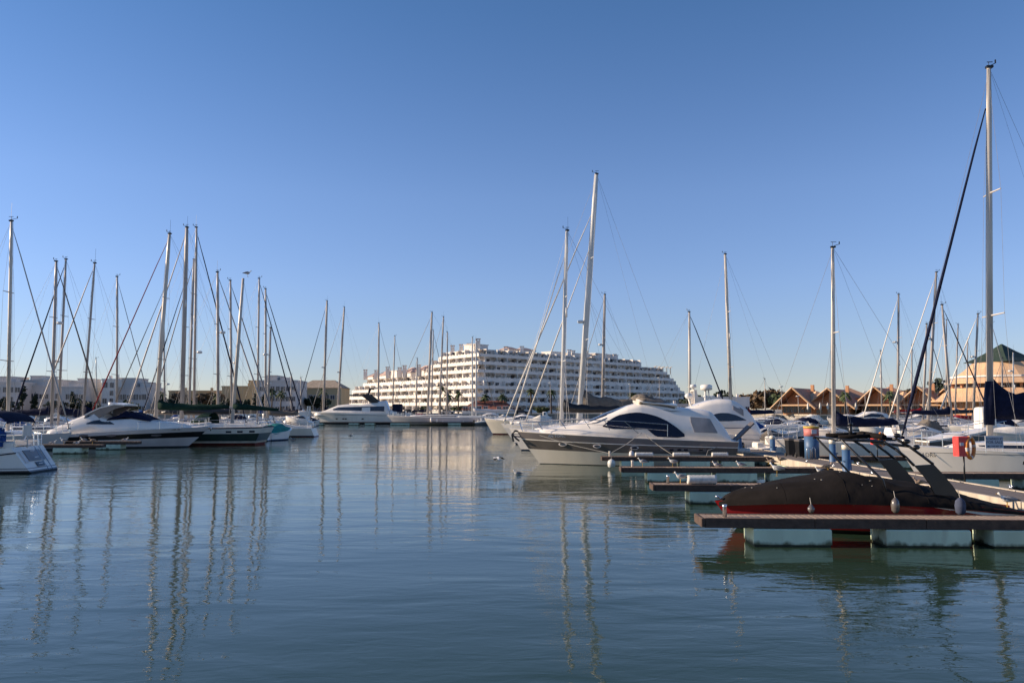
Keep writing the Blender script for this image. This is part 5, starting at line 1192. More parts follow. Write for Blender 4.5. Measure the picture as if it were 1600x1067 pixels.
# -- far white yacht with black radar arch
def far_yacht():
    d = 168; x0, x1 = gx(480, 165), gx(628, 165); ox = (x0+x1)/2; L = x1-x0
    t = thing('motor_yacht', 'far white motor yacht with black radar arch moored in front of the sunlit hotel', 'motor yacht', (ox, d, 0), PI)
    f = P2(165.4, ox); c = lambda pts: curve(f, pts, -1)
    h = Hull(L, 5.4, 2.6, 2.2, rake=2.2, stern=.9, full=2.6, flare=.8, tr=.3, mid=2.3)
    h.mesh([('z',-.4,0), ('z',.3,1), ('f',.80,2), ('f',.84,1), ('f',1,1)]).build('hull', ['anti', 'gel', 'hgrey2'], t); mb = MB(); h.deck(mb); mb.build('deck', 'gel', t)
    H = House(c([(488, 646), (505, 641), (525, 633), (540, 631.5), (560, 632), (590, 627), (601, 626), (606, 640), (620, 642)]), c([(488, 650), (620, 651)]), [(-L/2, 2.4), (0, 2.4), (L/2, .6)], .85, 20); H.mesh().build('deckhouse', 'gel', t)
    H.win(c([(518, 639), (528, 636), (600, 634.5)]), c([(518, 640.5), (600, 642.5)]), n=10, off=.05).build('side_window', 'glass', t)
    for sd_ in (1, -1): H.win(c([(565, 637), (578, 636)]), c([(567, 644), (580, 646)]), n=3, off=.09, sides=(sd_,)).build('side_pillar', 'gel', t)
    mb = MB(); a = c([(562, 618), (575, 616), (590, 629), (579, 629.5)])
    for s in (1, -1): mb.prism([f_ for f_ in [(-f(562,617)[0], f(562,617)[1]), (-f(574,615)[0], f(574,615)[1]), (-f(591,629)[0], f(591,629)[1]), (-f(579,629.5)[0], f(579,629.5)[1])]], s*1.8-.12, s*1.8+.12)
    xa, za = -f(545, 617.5)[0], f(545, 617.5)[1]; xb = -f(575, 617)[0]
    mb.box(xb, xa, -1.9, 1.9, za-.12, za+.15); q = -f(571, 612)[0]; mb.tube([(q, 0, za), (q-.5, 0, za+1.3)], .25, 6); mb.box(q-1.4, q-.2, -.1, .1, za+1.2, za+1.5); mb.build('radar_arch', 'black', t)
    for px in (492, 523, 534, 538, 565):
        hull_panel(h, c([(px, 653.5), (px+3, 653.5)]), c([(px, 655), (px+3, 655)]), .03, 1).build('porthole', 'glass', t)
    mb = MB(); mb.bbox(-L/2+.5, -L/2+2.2, -2.0, 2.0, 2.1, 4.2, .2); mb.build('stern_cover', 'navy', t)
far_yacht()

# -- For Sale sloop (bow left)
sale, sh, srot, sloc = sailboat('white sloop with For Sale board and long navy furled genoa beside the life ring', (1545, 105), 1545, 36, -1, 11.8, 'sale', 'navy', 'navy', boomlen=4.6, r=.155, mt='alu', mastpos=.345, fb=1.42, furl_r=.072, furl_top=.885, coverh=1.05, wire=.007, group='sailing yachts on the right moorings', B=3.7, yaw=-3, wrap=True)
hull_panel(sh, [(sh.L/2-4.6-1.9, .80), (sh.L/2-4.6, .80)], [(sh.L/2-4.6-1.9, .66), (sh.L/2-4.6, .66)], .015, 5).build('hull_window', 'glass', sale)
hull_panel(sh, [(-sh.L*.4, .98), (sh.L*.40, 1.12)], [(-sh.L*.4, .96), (sh.L*.40, 1.10)], .010, 10).build('side_stripe', 'hgrey', sale)
tx = sh.L/2 - 1.35; text_mesh(None, 'ADRIANA', .26, 'name_lettering', 'hgrey', sale, (tx, sh.side(tx, 1.0)+.03, .92), (PI/2, 0, PI))
fs = thing('sale_board', 'white For Sale board with dark lettering tied at the mast foot', 'sign', pix(1554, 702, 34.4), 0)
s_ = (34.4/F)
mb = MB(); mb.bbox(-14*s_, 14*s_, -.015, .015, .05, 21*s_, .005); mb.build('board', 'signw', fs)
mb = MB(); mb.tube([(-13*s_, .03, -.15), (-13*s_, .03, 21*s_)], .015, 5); mb.tube([(13*s_, .03, -.1), (13*s_, .03, 21*s_)], .015, 5); mb.build('board_post', 'steel', fs)
for i, (tx_, sz) in enumerate((('POWERED BY', .12), ('FOR SALE', .16), ('282 744 897 15', .105))):
    text_mesh(None, tx_, sz, 'lettering', 'ink', fs, (0, -.018, 21*s_ - .17 - i*.155), (PI/2, 0, 0))

# -- red wakeboard boat under a black cover (bow left)
def speedboat():
    d = 20.4; dn = 19.15; x0, x1 = gx(1127, dn+.6), gx(1640, dn+.6); ox = (x0+x1)/2; L = x1-x0
    t = thing('covered_speedboat', 'red speedboat under a black canvas cover with black wakeboard tower at the nearest finger pontoon', 'speedboat', (ox, d, 0), PI + R(-3))
    f = P2(dn, ox); c = lambda pts: curve(f, pts, -1)
    h = Hull(L, 2.5, .69, .46, rake=.8, stern=.9, full=2.7, flare=.6, tr=-.1, mid=.82, zb=-.3)
    h.mesh([('z',-.3,0), ('z',.10,1), ('f',.60,2), ('f',.66,1), ('f',1,1)], 20).build('hull', ['black', 'red', 'maroon'], t)
    hull_panel(h, [(-L/2+.5, .50), (-L/2+1.9, .57), (-L/2+3.2, .70)], [(-L/2+.5, .38), (-L/2+1.9, .50), (-L/2+3.2, .69)], .012, 8).build('side_flash', 'gel', t)
    # canvas cover: profile down the middle, sides drop to the rub rail with folds
    f2 = P2(20.4, ox); topc = sorted([(-x, z) for x, z in [f2(*p) for p in [(1128, 786), (1134, 776), (1165, 765), (1210, 753.5), (1250, 746), (1275, 742), (1298, 735.5), (1322, 738), (1350, 743), (1405, 751), (1463, 765), (1502, 774), (1567, 791), (1600, 806), (1636, 812)]]])
    rings = []; n = 90; xa, xb = topc[0][0], topc[-1][0]+.05
    for i in range(n+1):
        x = xa + (xb-xa)*i/n; zt = lin(topc, x); tt = min(1, max(0, (x+L/2)/L)); sh_ = h.sheer(tt); w_ = h.side(x, sh_)+.035
        bw = max(0, (tt-.8)/.2)
        ring = []
        for j in range(25):
            a = PI*j/24; cs, sn = math.cos(a), math.sin(a)
            y = w_*(abs(cs)**.75)*(1 if cs > 0 else -1); k = sn**1.25
            zz = sh_-.03 + (zt - sh_ + .03)*k
            an = math.atan2(zz - 1.5, x - .55); rd = math.hypot(zz - 1.5, x - .55) + .3*abs(y); an2 = math.atan2(zz - 1.3, x + 1.55)
            fold = .022*math.sin(an*17 + y*2)*min(1, rd*.8)*max(0, 1.4 - rd*.35) + .016*math.sin(an2*21)*max(0, 1.2-abs(x+1.55)*.5) + .012*math.sin(x*7 + j*.9 + 2*math.sin(x*1.3)) * math.sin(a*2)**2 + .010*math.sin(x*3.1 - j*1.3)*sn + .030*max(0, math.sin(x*2.3 + y*3.2 + 1.1*math.sin(j*.5)))**4*sn
            ring.append((x, y, zz + fold*(1 if zt-sh_ > .12 else .3)))
        ring.append((x, -w_-.012, sh_-.085-.05*bw)); ring.insert(0, (x, w_+.012, sh_-.085-.05*bw))
        rings.append(ring)
    mb = MB(); mb.loft(rings, 0, True, closed=False); mb.build('canvas_cover', 'blackc', t)
    for i in (20, 39, 59, 74): mb = MB(); mb.tube([Vector(p) + Vector((0, 0, .004)) for p in rings[i][1:-1]], .005, 4); mb.build('cover_seam', 'blackc', t)
    for i in range(6, n-1, 8):
        p = rings[i][-1]; mb = MB(); mb.box(p[0]-.014, p[0]+.014, p[1]-.012, p[1]-.003, p[2]-.22, p[2]+.06); mb.build('tie_strap', 'hgrey', t)
    mb = MB(); g = random.Random(4)   # bird droppings
    for i in range(14):
        x = g.uniform(xa+.5*(xb-xa), xb-.5); zt = lin(topc, x); sh_ = h.sheer((x+L/2)/L); a = g.uniform(PI*.2, PI*.62)
        w_ = h.side(x, sh_); y = w_*abs(math.cos(a))**.75*(1 if math.cos(a) > 0 else -1); z = sh_-.05+(zt-sh_+.05)*math.sin(a)**1.25+.026
        mb.ball((x, y, z-.01), g.uniform(.01, .03), g.uniform(.008, .018), .006, 0, 6, 4)
    mb.build('bird_droppings', 'sailw', t, kind='stuff')
    mb = MB(); h.rail(mb, .02, .02, 0) if False else None
    # wakeboard tower
    def strip(outer, inner, y, th, hole=None):
        q = MB(); no = len(outer)
        a = [f2_(p) for p in outer]; b = [f2_(p) for p in inner]
        for i in range(no-1):
            if hole and i in hole:
                # leave an opening between two slim tubes
                for u, v in ((a[i], a[i+1]), (b[i], b[i+1])): q.tube([(u[0], y, u[1]), (v[0], y, v[1])], .035, 6)
                continue
            q.add([(a[i][0],y-th,a[i][1]),(a[i+1][0],y-th,a[i+1][1]),(b[i+1][0],y-th,b[i+1][1]),(b[i][0],y-th,b[i][1]),(a[i][0],y+th,a[i][1]),(a[i+1][0],y+th,a[i+1][1]),(b[i+1][0],y+th,b[i+1][1]),(b[i][0],y+th,b[i][1])],
                  [(0,1,2,3),(7,6,5,4),(0,4,5,1),(2,6,7,3),(1,5,6,2),(0,3,7,4)])
        return q
    fn = P2(19.3, ox); ff = P2(21.4, ox)
    def f2_(p): x, z = fn(*p); return (-x, z)
    outer = [(1405, 686), (1424, 697), (1443, 711), (1461, 725), (1474, 739), (1489, 757), (1501, 775)]
    inner = [(1385, 690), (1403, 701), (1419, 714), (1432, 727), (1447, 744), (1456, 757), (1463, 772)]
    strip(outer, inner, 1.08, .03, hole=(0, 1, 2)).build('tower_leg', 'black', t)
    o2 = [(p[0]*1.0, p[1]) for p in outer]
    strip(outer, inner, -1.08, .03, hole=(0, 1, 2)).build('tower_leg', 'black', t)
    mb = MB(); a0, a1, a2 = f2_((1385, 690)), f2_((1405, 686)), f2_((1424, 697))
    for (x, z) in (a0, a1, a2): mb.tube([(x, -1.08, z), (x, 1.08, z)], .035, 6)
    fx, fz = a0[0] + .95, a0[1] + .04
    for s in (1, -1): mb.tube([(a0[0], s*1.08, a0[1]), (fx, s*.95, fz), (fx+.1, s*.8, fz-.02)], .03, 6)
    mb.tube([(fx, -.95, fz), (fx, .95, fz)], .035, 6)
    mb.build('tower_crossbar', 'black', t)
    for s in (1, -1): mb = MB(); mb.tube([(fx, s*.95, fz), (fx-.9, s*1.06, fz-.95), (fx-1.0, s*1.1, .9)], .03, 6); mb.build('tower_front_leg', 'black', t)
    mb = MB(); mb.tube([(a0[0]-.1, -.9, a0[1]+.1), (a0[0]+.1, 0, a0[1]+.16), (a0[0]-.1, .9, a0[1]+.1)], .07, 8); mb.tube([(fx-.1, -.4, fz+.06), (a0[0], -.5, fz+.09)], .06, 7); mb.tube([(fx-.1, .5, fz+.05), (a0[0], .4, fz+.08)], .05, 7); mb.build('rolled_top', 'blackc', t)
    mb = MB(); mb.tube([(fx-.5, .2, fz), (fx-.5, .2, fz+.38)], .045, 7); mb.ball((fx-.5, .2, fz+.36), .07, .07, .05); mb.build('tow_post', 'black', t)
    mb = MB()
    for k, (dx, dz) in enumerate(((0, .12), (.22, -.02), (.44, -.16))): mb.ball((a1[0]-dx, 1.13, a1[1]+dz-.03), .09, .05, .06)
    mb.build('tower_speaker', 'black', t)
    mb = MB(); mb.tube([(L/2-.25, .0, .72), (L/2-.02, 0, .80)], .03, 6); mb.ball((L/2-.05, .1, .8), .05, .05, .04); mb.build('bow_cleat', 'steel', t)
speedboat()
# ---------------- pontoons
DK = .60
def pontoon(label, xa, xb, d, floats, width=.85, yaw=-2.6, group='finger pontoons on green floats', dz=DK, z=.02):
    """deck from xa to xb (world x at y=d); floats as (x0,x1) world"""
    t = thing('finger_pontoon', label, 'pontoon', (xa, d, 0), R(yaw), group); L = xb - xa
    n = max(1, int(round(width/.14)))
    mb = MB()    # planks run across; joined beyond the limit
    first = None; k = int(L/.145); 
    for i in range(k):
        if first is None:
            q = MB(); q.bbox(0, .135, .07, width-.07, -.03, 0, .006); first = q.build('plank', 'timber', t); first.location = (0.02, 0, dz)
        else: inst(first, t, (.02 + i*.145, 0, dz - rnd.uniform(0, .004)))
    for y0, y1 in ((0, .065), (width-.065, width)):
        x_ = 0
        while x_ < L - .1:
            e = min(L, x_ + 2.4); mb = MB(); mb.bbox(x_+.004, e-.004, y0, y1, dz-.20, dz+.015 - rnd.uniform(0, .006), .012)
            if y0 == 0 and d < 45:
                for q in range(5):
                    bx = x_ + .2 + q*.5
                    if bx < e - .1: mb.tube([(bx, -.012, dz-.06 - .05*(q % 2)), (bx, .004, dz-.06 - .05*(q % 2))], .014, 6)
            mb.build('fender_board', 'timberd', t); x_ = e
    mb = MB(); mb.bbox(-.08, 0, -.02, width+.02, dz-.18, dz+.01, .015); mb.build('end_board', 'timberd', t)
    mb = MB(); mb.box(.05, L, .1, width-.1, dz-.2, dz-.05); mb.build('deck_frame', 'timberd', t)
    for a, b in floats:
        mb = MB(); a -= xa; b -= xa; rings = lambda zz, e: [(a+e, -.02+e, zz), (b-e, -.02+e, zz), (b-e, width+.02-e, zz), (a+e, width+.02-e, zz)]
        mb.loft([rings(-.35, .02), rings(.045, .02), rings(.045, .0), rings(dz-.24, .0), rings(dz-.215, .02)], 0, mf=lambda i, j: 1 if i < 1 else 0); mb.build('float', ['conc', 'algae'], t)
    return t
def X(px, d): return gx(px, d)
def FL(d, *spans): return [(X(a, d), X(b, d)) for a, b in spans]
WX = lambda y: 13.15 + .004*(y-17)     # walkway edge x
pontoon('nearest finger pontoon in front of the red covered speedboat', X(1098, 17.9), 13.3, 17.9, FL(17.9, (1172, 1290), (1372, 1498), (1532, 1660)))
pontoon('second finger pontoon with a lying white roll fender and one standing gull', X(1022, 25.8), 13.2, 25.8, FL(25.8, (1075, 1178), (1235, 1320)))
pontoon('third finger pontoon with a row of small gulls', X(972, 33.4), 13.2, 33.4, FL(33.4, (1010, 1070), (1115, 1178), (1198, 1262)))
pontoon('fourth finger pontoon along the grey yacht side', X(942, 41.0), 13.2, 41.0, FL(41, (970, 1020), (1060, 1106), (1124, 1174)))
pontoon('finger pontoon between the two white and grey yachts', X(925, 48.9), 13.2, 48.9, FL(48.9, (960, 1000), (1060, 1100)))
pontoon('finger pontoon at the blue striped sailboat', X(880, 62.5), 13.2, 62.5, FL(62.5, (900, 930), (980, 1010)))
pontoon('finger pontoon right of the walkway under the For Sale sloop', 15.0, 25.5, 30.4, FL(30.4, (1500, 1552), (1590, 1680)))
pontoon('finger pontoon right of the walkway beyond the For Sale sloop', 15.0, 27, 41.3, FL(41.3, (1268, 1330), (1385, 1440)))
pontoon('left finger pontoon with a row of gulls and one green float', X(40, 55), X(158, 55), 55, FL(55, (85, 130)), yaw=0, group='finger pontoons on the left')
pontoon('left finger pontoon along the long open cruiser', X(50, 60.5), X(215, 60.5), 60.5, FL(60.5, (152, 190)), yaw=0, group='finger pontoons on the left')
pontoon('small pontoon beyond the ketch stern', X(430, 95), X(478, 95), 95, FL(95, (440, 452), (462, 474)), yaw=0, group='finger pontoons on the left')
pontoon('far pontoon under the white yacht and the grey sloop', X(478, 160), X(752, 160), 156, FL(156, (480, 505), (545, 560), (570, 585), (610, 640), (700, 720)), yaw=0, width=1.4, group='finger pontoons on the left')

def walkway():
    t = thing('walkway', 'long main walkway of brown planks with pale concrete edge running away on the right', 'walkway', (13.1, 12, 0), R(-.3))
    W = 1.85; L = 100
    first = None; g = random.Random(2)
    for i in range(300):
        if first is None: q = MB(); q.bbox(.16, W-.16, 0, .175, -.03, 0, .006); first = q.build('plank', 'plank', t); first.location = (0, 0, DK+.005)
        else: inst(first, t, (0, i*.182, DK+.005 - g.uniform(0, .004)))
    mb = MB()
    for i in range(250): mb.box(.16, W-.16, 54.6+i*.182, 54.6+i*.182+.175, DK-.03, DK+.003)
    mb.build('far_planks', 'plank', t, kind='stuff')
    n = 34
    for i in range(n):
        for x0 in (0, W-.155):
            mb = MB(); mb.bbox(x0, x0+.155, i*2.95+.02, i*2.95+2.93, DK-.30, DK+.03, .012); mb.build('edge_beam', 'curb', t)
    for i in range(20):
        mb = MB(); mb.box(.12, W-.12, i*5+.3, i*5+3.6, -.35, DK-.06); mb.build('float', 'conc', t)
    mb = MB(); mb.box(.1, W-.1, 0, L, DK-.2, DK-.05); mb.build('deck_frame', 'timberd', t)
    return t
walkway()
# mooring piles: blue with white caps
def pile(px, pyt, pyb, d, lab, r=.145):
    x = X(px, d); top = hz(pyt, d); t = thing('mooring_pile', lab, 'mooring pile', (x, d, 0), 0, 'blue mooring piles with white caps')
    mb = MB(); mb.tube([(0,0,-1), (0,0,top-.18)], r, 14); mb.build('shaft', 'royal', t)
    mb = MB(); mb.tube([(0,0,top-.18), (0,0,top-.02), (0,0,top)], [r*1.02, r*1.04, r*.95], 14); mb.build('cap', 'gel2', t)
    mb = MB(); 
    mb.tube([(-r*1.2, -r*.6, top-.62), (r*1.5, -r*.6, top-.62)], .03, 6); mb.tube([(r*1.15,0,top-.6),(r*1.15,0,-.2)], .03, 5)
    mb.build('pile_bracket', 'royal', t)
pile(1320, 695, 733, 31.6, 'nearest blue pile at the pale edge of the walkway', .155)
pile(1299, 687, 720, 37.2, 'blue pile with a gull on its cap')
pile(1206, 681, 706, 46.5, 'blue pile left of the black bins', .15)
pile(1153, 679, 702, 48, 'teal blue pile at the stern of the grey yacht', .19)
pile(1262, 690, 700, 66, 'far blue pile beyond the kiosk pillar', .2)
# blue and red pillar with yellow rim
def pillar():
    d = 39.5; x = X(1267, d); t = thing('service_pillar', 'round blue pillar with faded red band and yellow rim on the walkway', 'pillar', (x, d, DK), 0)
    r = .345; h = hz(667, d) - DK; zr = hz(681, d) - DK
    mb = MB(); mb.tube([(0,0,0), (0,0,zr)], r, 20); mb.build('lower_body', 'royal', t)
    mb = MB(); mb.tube([(0,0,zr), (0,0,h-.06)], r*1.03, 20); mb.build('red_band', 'pink', t)
    mb = MB(); mb.tube([(0,0,h-.06), (0,0,h+.04)], r*1.10, 20); mb.build('rim', 'yellow', t)
    mb = MB(); mb.box(-.12, .12, -r*1.05-.012, -r*1.02, zr+.12, zr+.32); mb.build('number_plate', 'signw', t)
    mb = MB()
    for xx in (-.38, -.14):
        mb.tube([(xx-.08, -r-.25, 0), (xx-.08, -r-.25, .50), (xx-.04, -r-.25, .57), (xx+.04, -r-.25, .57), (xx+.08, -r-.25, .50), (xx+.08, -r-.25, 0)], .022, 6)
    mb.build('hoop_rail', 'steel', t)
pillar()
def bin_(px, pyt, d, lab):
    x = X(px, d); H = hz(pyt, d) - DK; t = thing('wheelie_bin', lab, 'bin', (x, d, DK), R(8), 'black wheelie bins')
    mb = MB(); r = lambda w, z: [(-w, -w, z), (w, -w, z), (w, w, z), (-w, w, z)]; mb.loft([r(.17, .06), r(.22, H*.88)]); mb.build('body', 'black', t)
    mb = MB(); mb.bbox(-.25, .25, -.27, .25, H*.88, H, .03); mb.tube([(-.2,.27,H*.93), (.2,.27,H*.93)], .025, 6); mb.build('lid', 'hgrey', t)
    for s in (-.2, .2): mb = MB(); mb.tube([(s-.03,.16,.09), (s+.03,.16,.09)], .09, 10); mb.build('wheel', 'rubber', t)
bin_(1234, 684, 41.5, 'black wheelie bin with dark lid, the farther left one by the blue pillar'); bin_(1250, 686, 40.3, 'black wheelie bin touching the blue pillar')
# life ring stand
def life(px, d, s=1.0, lab='red lifebuoy box with orange ring on a black post at the walkway edge', grp=None):
    x = X(px, d); t = thing('life_ring_stand', lab, 'life ring', (x, d, DK), 0, grp)
    H = 1.52*s
    mb = MB(); mb.tube([(0,0,0), (0,0,H*.62)], .028, 8); mb.box(-.1, .1, -.1, .1, 0, .02); mb.build('post', 'black', t)
    mb = MB(); mb.bbox(-.27, .13, -.17, .17, H*.57, H, .03); mb.build('box', 'redp', t)
    mb = MB(); mb.box(-.2, -.08, -.185, -.17, H*.80, H*.87); mb.build('box_label', 'signw', t)
    mb = MB(); n = 20; c = Vector((.2, -.05, H*.76)); rings = []
    for i in range(n+1):
        a = 2*PI*i/n; ct = c + Vector((.26*math.cos(a)*.72, .22*math.cos(a)*.5, .34*math.sin(a)))
        dr = Vector((math.cos(a)*.72, math.cos(a)*.4, math.sin(a))).normalized(); up = Vector((-.4, .9, 0)).normalized()
        rings.append([ct + dr*.065*math.cos(b) + up*.065*math.sin(b) for b in [2*PI*j/8 for j in range(8)]])
    mb.loft(rings, 0, True, mf=lambda i, j: 1 if i % 5 == 0 else 0); mb.build('ring', ['orange', 'sailw'], t)
life(1503, 26.6)
life(1369, 39.6, .8, 'small orange life ring stand seen through the wakeboard tower')
# cleats on the walkway, roll fenders, hanging fenders
def cleat(x, y, z, lab, rz=0):
    t = thing('mooring_cleat', lab, 'cleat', (x, y, z), rz, 'mooring cleats'); mb = MB(); mb.tube([(-.13,0,.11), (0,0,.13), (.13,0,.11)], .02, 6); mb.tube([(-.04,0,0), (-.04,0,.12)], .02, 6); mb.tube([(.04,0,0), (.04,0,.12)], .02, 6); mb.build('horn', 'steel', t)
for y, side, lab in ((19.3, 0, 'cleat on the near left edge of the walkway'), (24, 1, 'cleat by the life ring post'), (27.4, 0, 'cleat left of the wakeboard tower foot'), (29.5, 0, 'cleat in front of the nearest blue pile'), (34.5, 1, 'cleat between the two blue piles'), (33, 0, 'cleat at the root of the third finger pontoon'), (36, 0, 'cleat left of the blue pillar')):
    cleat(13.2 if side == 0 else 14.85, y, DK+.03, lab, R(90))
for px, d, lab in ((987, 33.9, 'small white bollard on the tip of the third finger pontoon'), (1042, 26.3, 'small grey bollard at the tip of the second finger pontoon'), (952, 41.4, 'small bollard with mooring line at the tip of the fourth finger pontoon'), (1129, 18.2, 'bollard near the tip of the nearest finger pontoon')):
    t = thing('bollard', lab, 'bollard', (X(px, d), d, DK), 0, 'small pontoon bollards'); mb = MB(); mb.tube([(0,0,0), (0,0,.22), (0,0,.27)], [.05,.045,.06], 10); mb.build('post', 'sailw' if d > 30 else 'steel', t)
def roll(px0, px1, d, lab, r=.13):
    x0, x1 = X(px0, d), X(px1, d); t = thing('roll_fender', lab, 'fender', (x0, d+.25, DK+r), 0, 'white roll fenders on the pontoons')
    mb = MB(); L = x1-x0; pts = []; rr = []; n = 15
    for i in range(n): pts.append((L*i/(n-1), 0, 0)); rr.append(r*(1.0 if i % 2 else .93))
    mb.tube(pts, rr, 10); mb.build('roll', 'fend', t)
roll(1075, 1120, 25.8, 'long white ribbed roll fender on the second finger pontoon', .15)
roll(993, 1021, 41, 'white roll fender on the fourth pontoon, first from its tip', .11); roll(1052, 1078, 41, 'white roll fender on the fourth pontoon below the long hull window', .11); roll(1113, 1138, 41, 'white roll fender on the fourth pontoon near the yacht stern', .11); roll(1152, 1172, 43.5, 'white roll fender at the yacht stern beside the teal blue pile', .16)
def fender(x, y, ztop, lab, m='fend', r=.12, h=.5, sag=.0):
    t = thing('hanging_fender', lab, 'fender', (x, y, ztop), 0, 'hanging fenders'); mb = MB(); mb.tube([(0,0,-h), (0,0,-h+.06), (0,0,-h*.5), (0,0,-.1), (0,0,-.02)], [r*.45, r*.9, r, r*.85, r*.2], 12); mb.build('body', m, t)
    mb = MB(); mb.tube([(0,0,-.03), (0,.06,.12)], .008, 5); mb.build('rope', 'rope', t)
fender(X(953.5, 41), 40.7, hz(716.5, 40.7), 'large white ball fender at the tip of the fourth finger pontoon', 'fend', .20, .45)
fender(X(1408, 18.5), 18.95, hz(776, 18.9), 'dark olive fender on the red speedboat side', 'hgrey', .10, .38)
fender(X(1511, 18.5), 18.95, hz(776, 18.9), 'navy sock fender on the red speedboat side', 'fendb', .12, .42)
fender(X(1268, 18.5), 18.7, hz(786, 18.7), 'small dark fender low on the speedboat bow side', 'hgrey', .085, .22)
fender(X(986, 42.3), 42.3, hz(703, 42.3), 'grey fender below the third porthole of the grey yacht', 'gel3', .14, .5)
for i_, px_ in enumerate((674, 683, 692, 703, 714, 724)):
    fender(X(px_, 157.6), 157.5, 1.55, ('white fender on the long grey sloop, %s from its mast' % ('first', 'second', 'third', 'fourth', 'fifth', 'sixth')[i_]), 'gel', .26, 1.0)
# mooring lines of the grey yacht
t = thing('mooring_line', 'two pale mooring lines running from the fourth pontoon tip to the grey yacht', 'rope', (X(953.5, 41.2), 41.4, DK+.15))
o_ = t.location; 
for nm, q in (('forward_line', pix(843, 680, 42.9)), ('aft_line', pix(1003, 676, 42.6))):
    mb = MB(); e = q - Vector(o_); mb.tube([Vector((0,0,0)), e*.5 + Vector((0,0,-.07)), e], .018, 5); mb.build(nm, 'rope', t)
t = thing('mooring_line', 'dark mooring lines crossing the grey yacht hull near the long hull window', 'rope', (X(1052, 41.6), 41.7, DK+.03))
o_ = t.location
for nm, q in (('forward_line', pix(1006, 678, 42.7)), ('aft_line', pix(1135, 693, 42.7))):
    mb = MB(); e = q - Vector(o_); mb.tube([Vector((0 if nm[0]=='f' else 1.7,0,0)), e*.5 + Vector((.4 if nm[0]=='a' else 0,0,-.05)), e], .014, 5); mb.build(nm, 'rope', t)

# ---------------- gulls
def make_gull(sit=False, young=False, lab='', loc=(0,0,0), rz=0):
    """facing +x, standing on z=0"""
    t = thing('gull', lab, 'gull', loc, rz, 'gulls resting in the marina'); z0 = .07 if sit else .19
    mb = MB(); rings = []
    prof = [(-.20,.015,.012,.10),(-.14,.035,.03,.115),(-.06,.058,.055,.12),(.02,.068,.068,.125),(.08,.058,.06,.14),(.115,.038,.04,.175),(.125,.032,.033,.205),(.14,.036,.036,.235),(.165,.03,.03,.25),(.185,.012,.012,.243)]
    for x, ry, rz_, z in prof: rings.append([(x, ry*math.cos(a), z0-.055+z-.06 + rz_*math.sin(a)) for a in [2*PI*j/10 for j in range(10)]])
    mb.loft(rings, 0, True); mb.build('body', 'gulls' if young else 'gullw', t)
    for s in (1, -1):
        mb = MB(); rings = []
        for x, zc, w_, th in ((.07,.02,.035,.008),(.0,.035,.05,.014),(-.1,.025,.042,.012),(-.2,.0,.022,.008),(-.27,-.015,.008,.004)):
            rings.append([(x, s*(.055+th*math.cos(a)) - s*(.03 if x < -.12 else 0), z0+.025+zc-.02 + w_*math.sin(a)) for a in [2*PI*j/8 for j in range(8)]])
        mb.loft(rings, 0, True, mf=lambda i, j: 1 if i > 2 else 0); mb.build('wing', ['gulls' if young else 'gullg', 'gullb'], t)
    mb = MB(); mb.tube([(.18,0,z0+.128), (.21,0,z0+.122), (.225,0,z0+.114)], [.009,.007,.002], 6); mb.build('bill', 'black' if young else 'gully', t)
    if not sit:
        for s in (1, -1): mb = MB(); mb.tube([(0,s*.025,z0-.04), (.005,s*.025,0.01)], .006, 5); mb.box(-.01, .045, s*.025-.018, s*.025+.018, 0, .006); mb.build('leg', 'gully', t)
    return t
g0 = make_gull(False, False, 'gull standing on the second finger pontoon left of the ribbed roll fender', (X(1062, 26.1), 26.15, DK+.02), PI)
g0.scale = (1.08,)*3
g1 = make_gull(True, False, 'white gull sitting on the third finger pontoon, the one nearest its middle', (X(1118, 33.8), 33.8, DK+.02), PI)
g2 = make_gull(False, True, 'brown speckled gull standing on the walkway edge inside the wakeboard tower', (X(1437, 24), 24.2, DK+.04), PI)
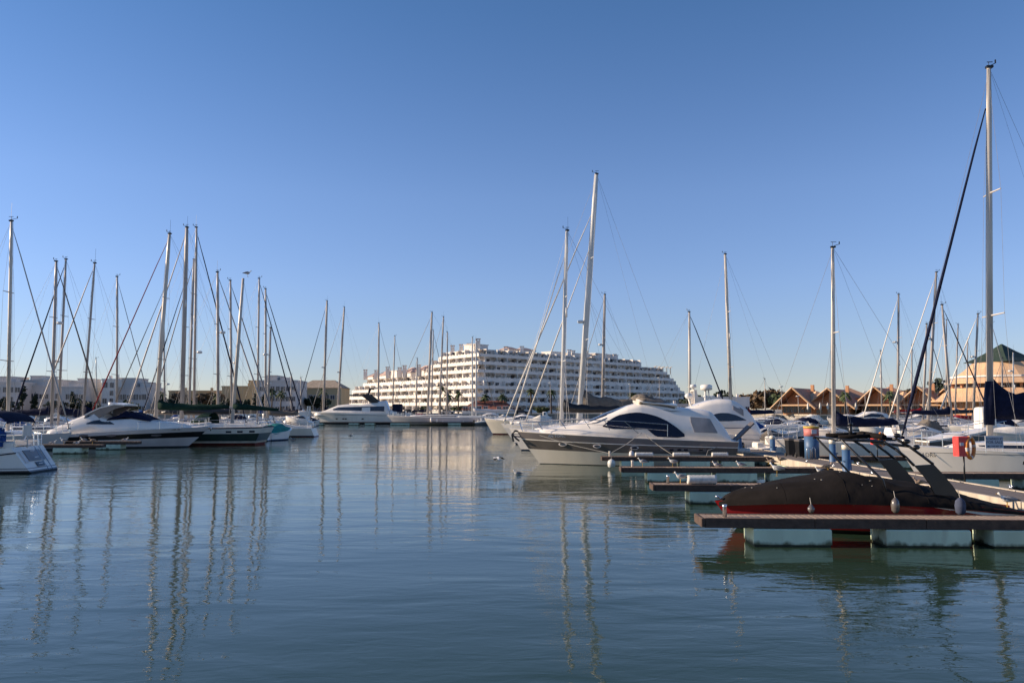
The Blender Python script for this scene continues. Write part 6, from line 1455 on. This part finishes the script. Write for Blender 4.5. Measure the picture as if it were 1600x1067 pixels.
gulls = [
 (g0, 1003, 33.8, DK+.02, PI, 'gull standing on the third finger pontoon, closest to its tip'),
 (g0, 1050, 33.8, DK+.02, PI-.3, 'gull standing on the third finger pontoon above the second float gap'),
 (g1, 1155, 33.8, DK+.02, PI+.2, 'gull sitting low on the third finger pontoon right of the middle'),
 (g2, 1203, 33.8, DK+.02, PI-.1, 'brownish gull standing where the third finger pontoon meets the walkway'),
 (g0, 1212, 22.6, DK+.55, PI-.4, 'gull standing behind the highest fold of the black boat cover'),
 (g1, 1279, 30.0, DK+.04, PI, 'gull crouching on the walkway edge in front of the nearest blue pile'),
 (g2, 1291, 30.6, DK+.04, .3, 'speckled gull standing on the walkway left of the nearest blue pile'),
 (g2, 1300, 37.2, hz(687, 37.2), PI, 'brownish gull perched on the blue pile'),
 (g1, 1268, 39.5, hz(667, 39.5)+.03, PI, 'grey gull perched on the yellow rim of the blue pillar'),
 (g2, 1218, 35, DK+.04, PI, 'small brown gull on the near corner of the walkway'),
 (g0, 1567, 19.4, DK+.04, PI*.9, 'gull on the walkway edge near the right border'),
 (g1, 85, 55.3, DK+.02, 0, 'gull sitting on the left pontoon above the left end of its float'),
 (g0, 101, 55.3, DK+.02, PI, 'bright gull standing on the left pontoon above the middle of its float'),
 (g1, 122, 55.3, DK+.02, 0, 'gull on the left pontoon above the right end of its float'),
 (g2, 146, 55.3, DK+.02, PI, 'brown gull near the tip of the left pontoon'),
 (g1, 132, 60.9, DK+.02, PI, 'gull sitting on the pontoon along the long open cruiser'),
 (g1, 197, 60.9, DK+.02, 0, 'gull at the tip of the pontoon along the long open cruiser'),
 (g1, 808, 37.5, -.035, PI, 'gull swimming alone left of the grey yacht bow'),
 (g1, 549, 92, -.035, 0, 'white gull swimming in the middle of the harbour'),
 (g1, 458, 80, -.035, PI, 'white gull swimming beyond the ketch stern'),
]
for src, px, d, z, rz, lab in gulls: copy_thing(src, (X(px, d), d+(.0), z), rz, lab, scale=1.08 if d < 50 else 1.35)
copy_thing(g0, (pix(387, 428, 75).x, 75, pix(387, 431, 75).z - .1), .4, 'gull perched on the ketch mizzen masthead', scale=1.8)
# gull in flight over the water
p = pix(777, 719, 40); t = thing('flying_gull', 'gull flying low over the water left of the grey yacht', 'gull', p, PI*.9)
mb = MB(); mb.tube([(-.25,0,0), (-.1,0,.01), (.05,0,.02), (.15,0,.03), (.2,0,.02)], [.01,.05,.06,.04,.012], 10); mb.build('body', 'gullw', t)
for s in (1, -1):
    mb = MB(); mb.loft([[(x+dx, s*y, z+dz) for dx, dz in ((-.07,0),(.07,.0),(.06,.012),(-.06,.01))] for x, y, z in ((0,.04,.03),(.05,.25,.16),(-.02,.48,.12),(-.12,.68,.02))], mf=lambda i, j: 1 if i == 2 else 0); mb.build('wing', ['gullw', 'gullb'], t)
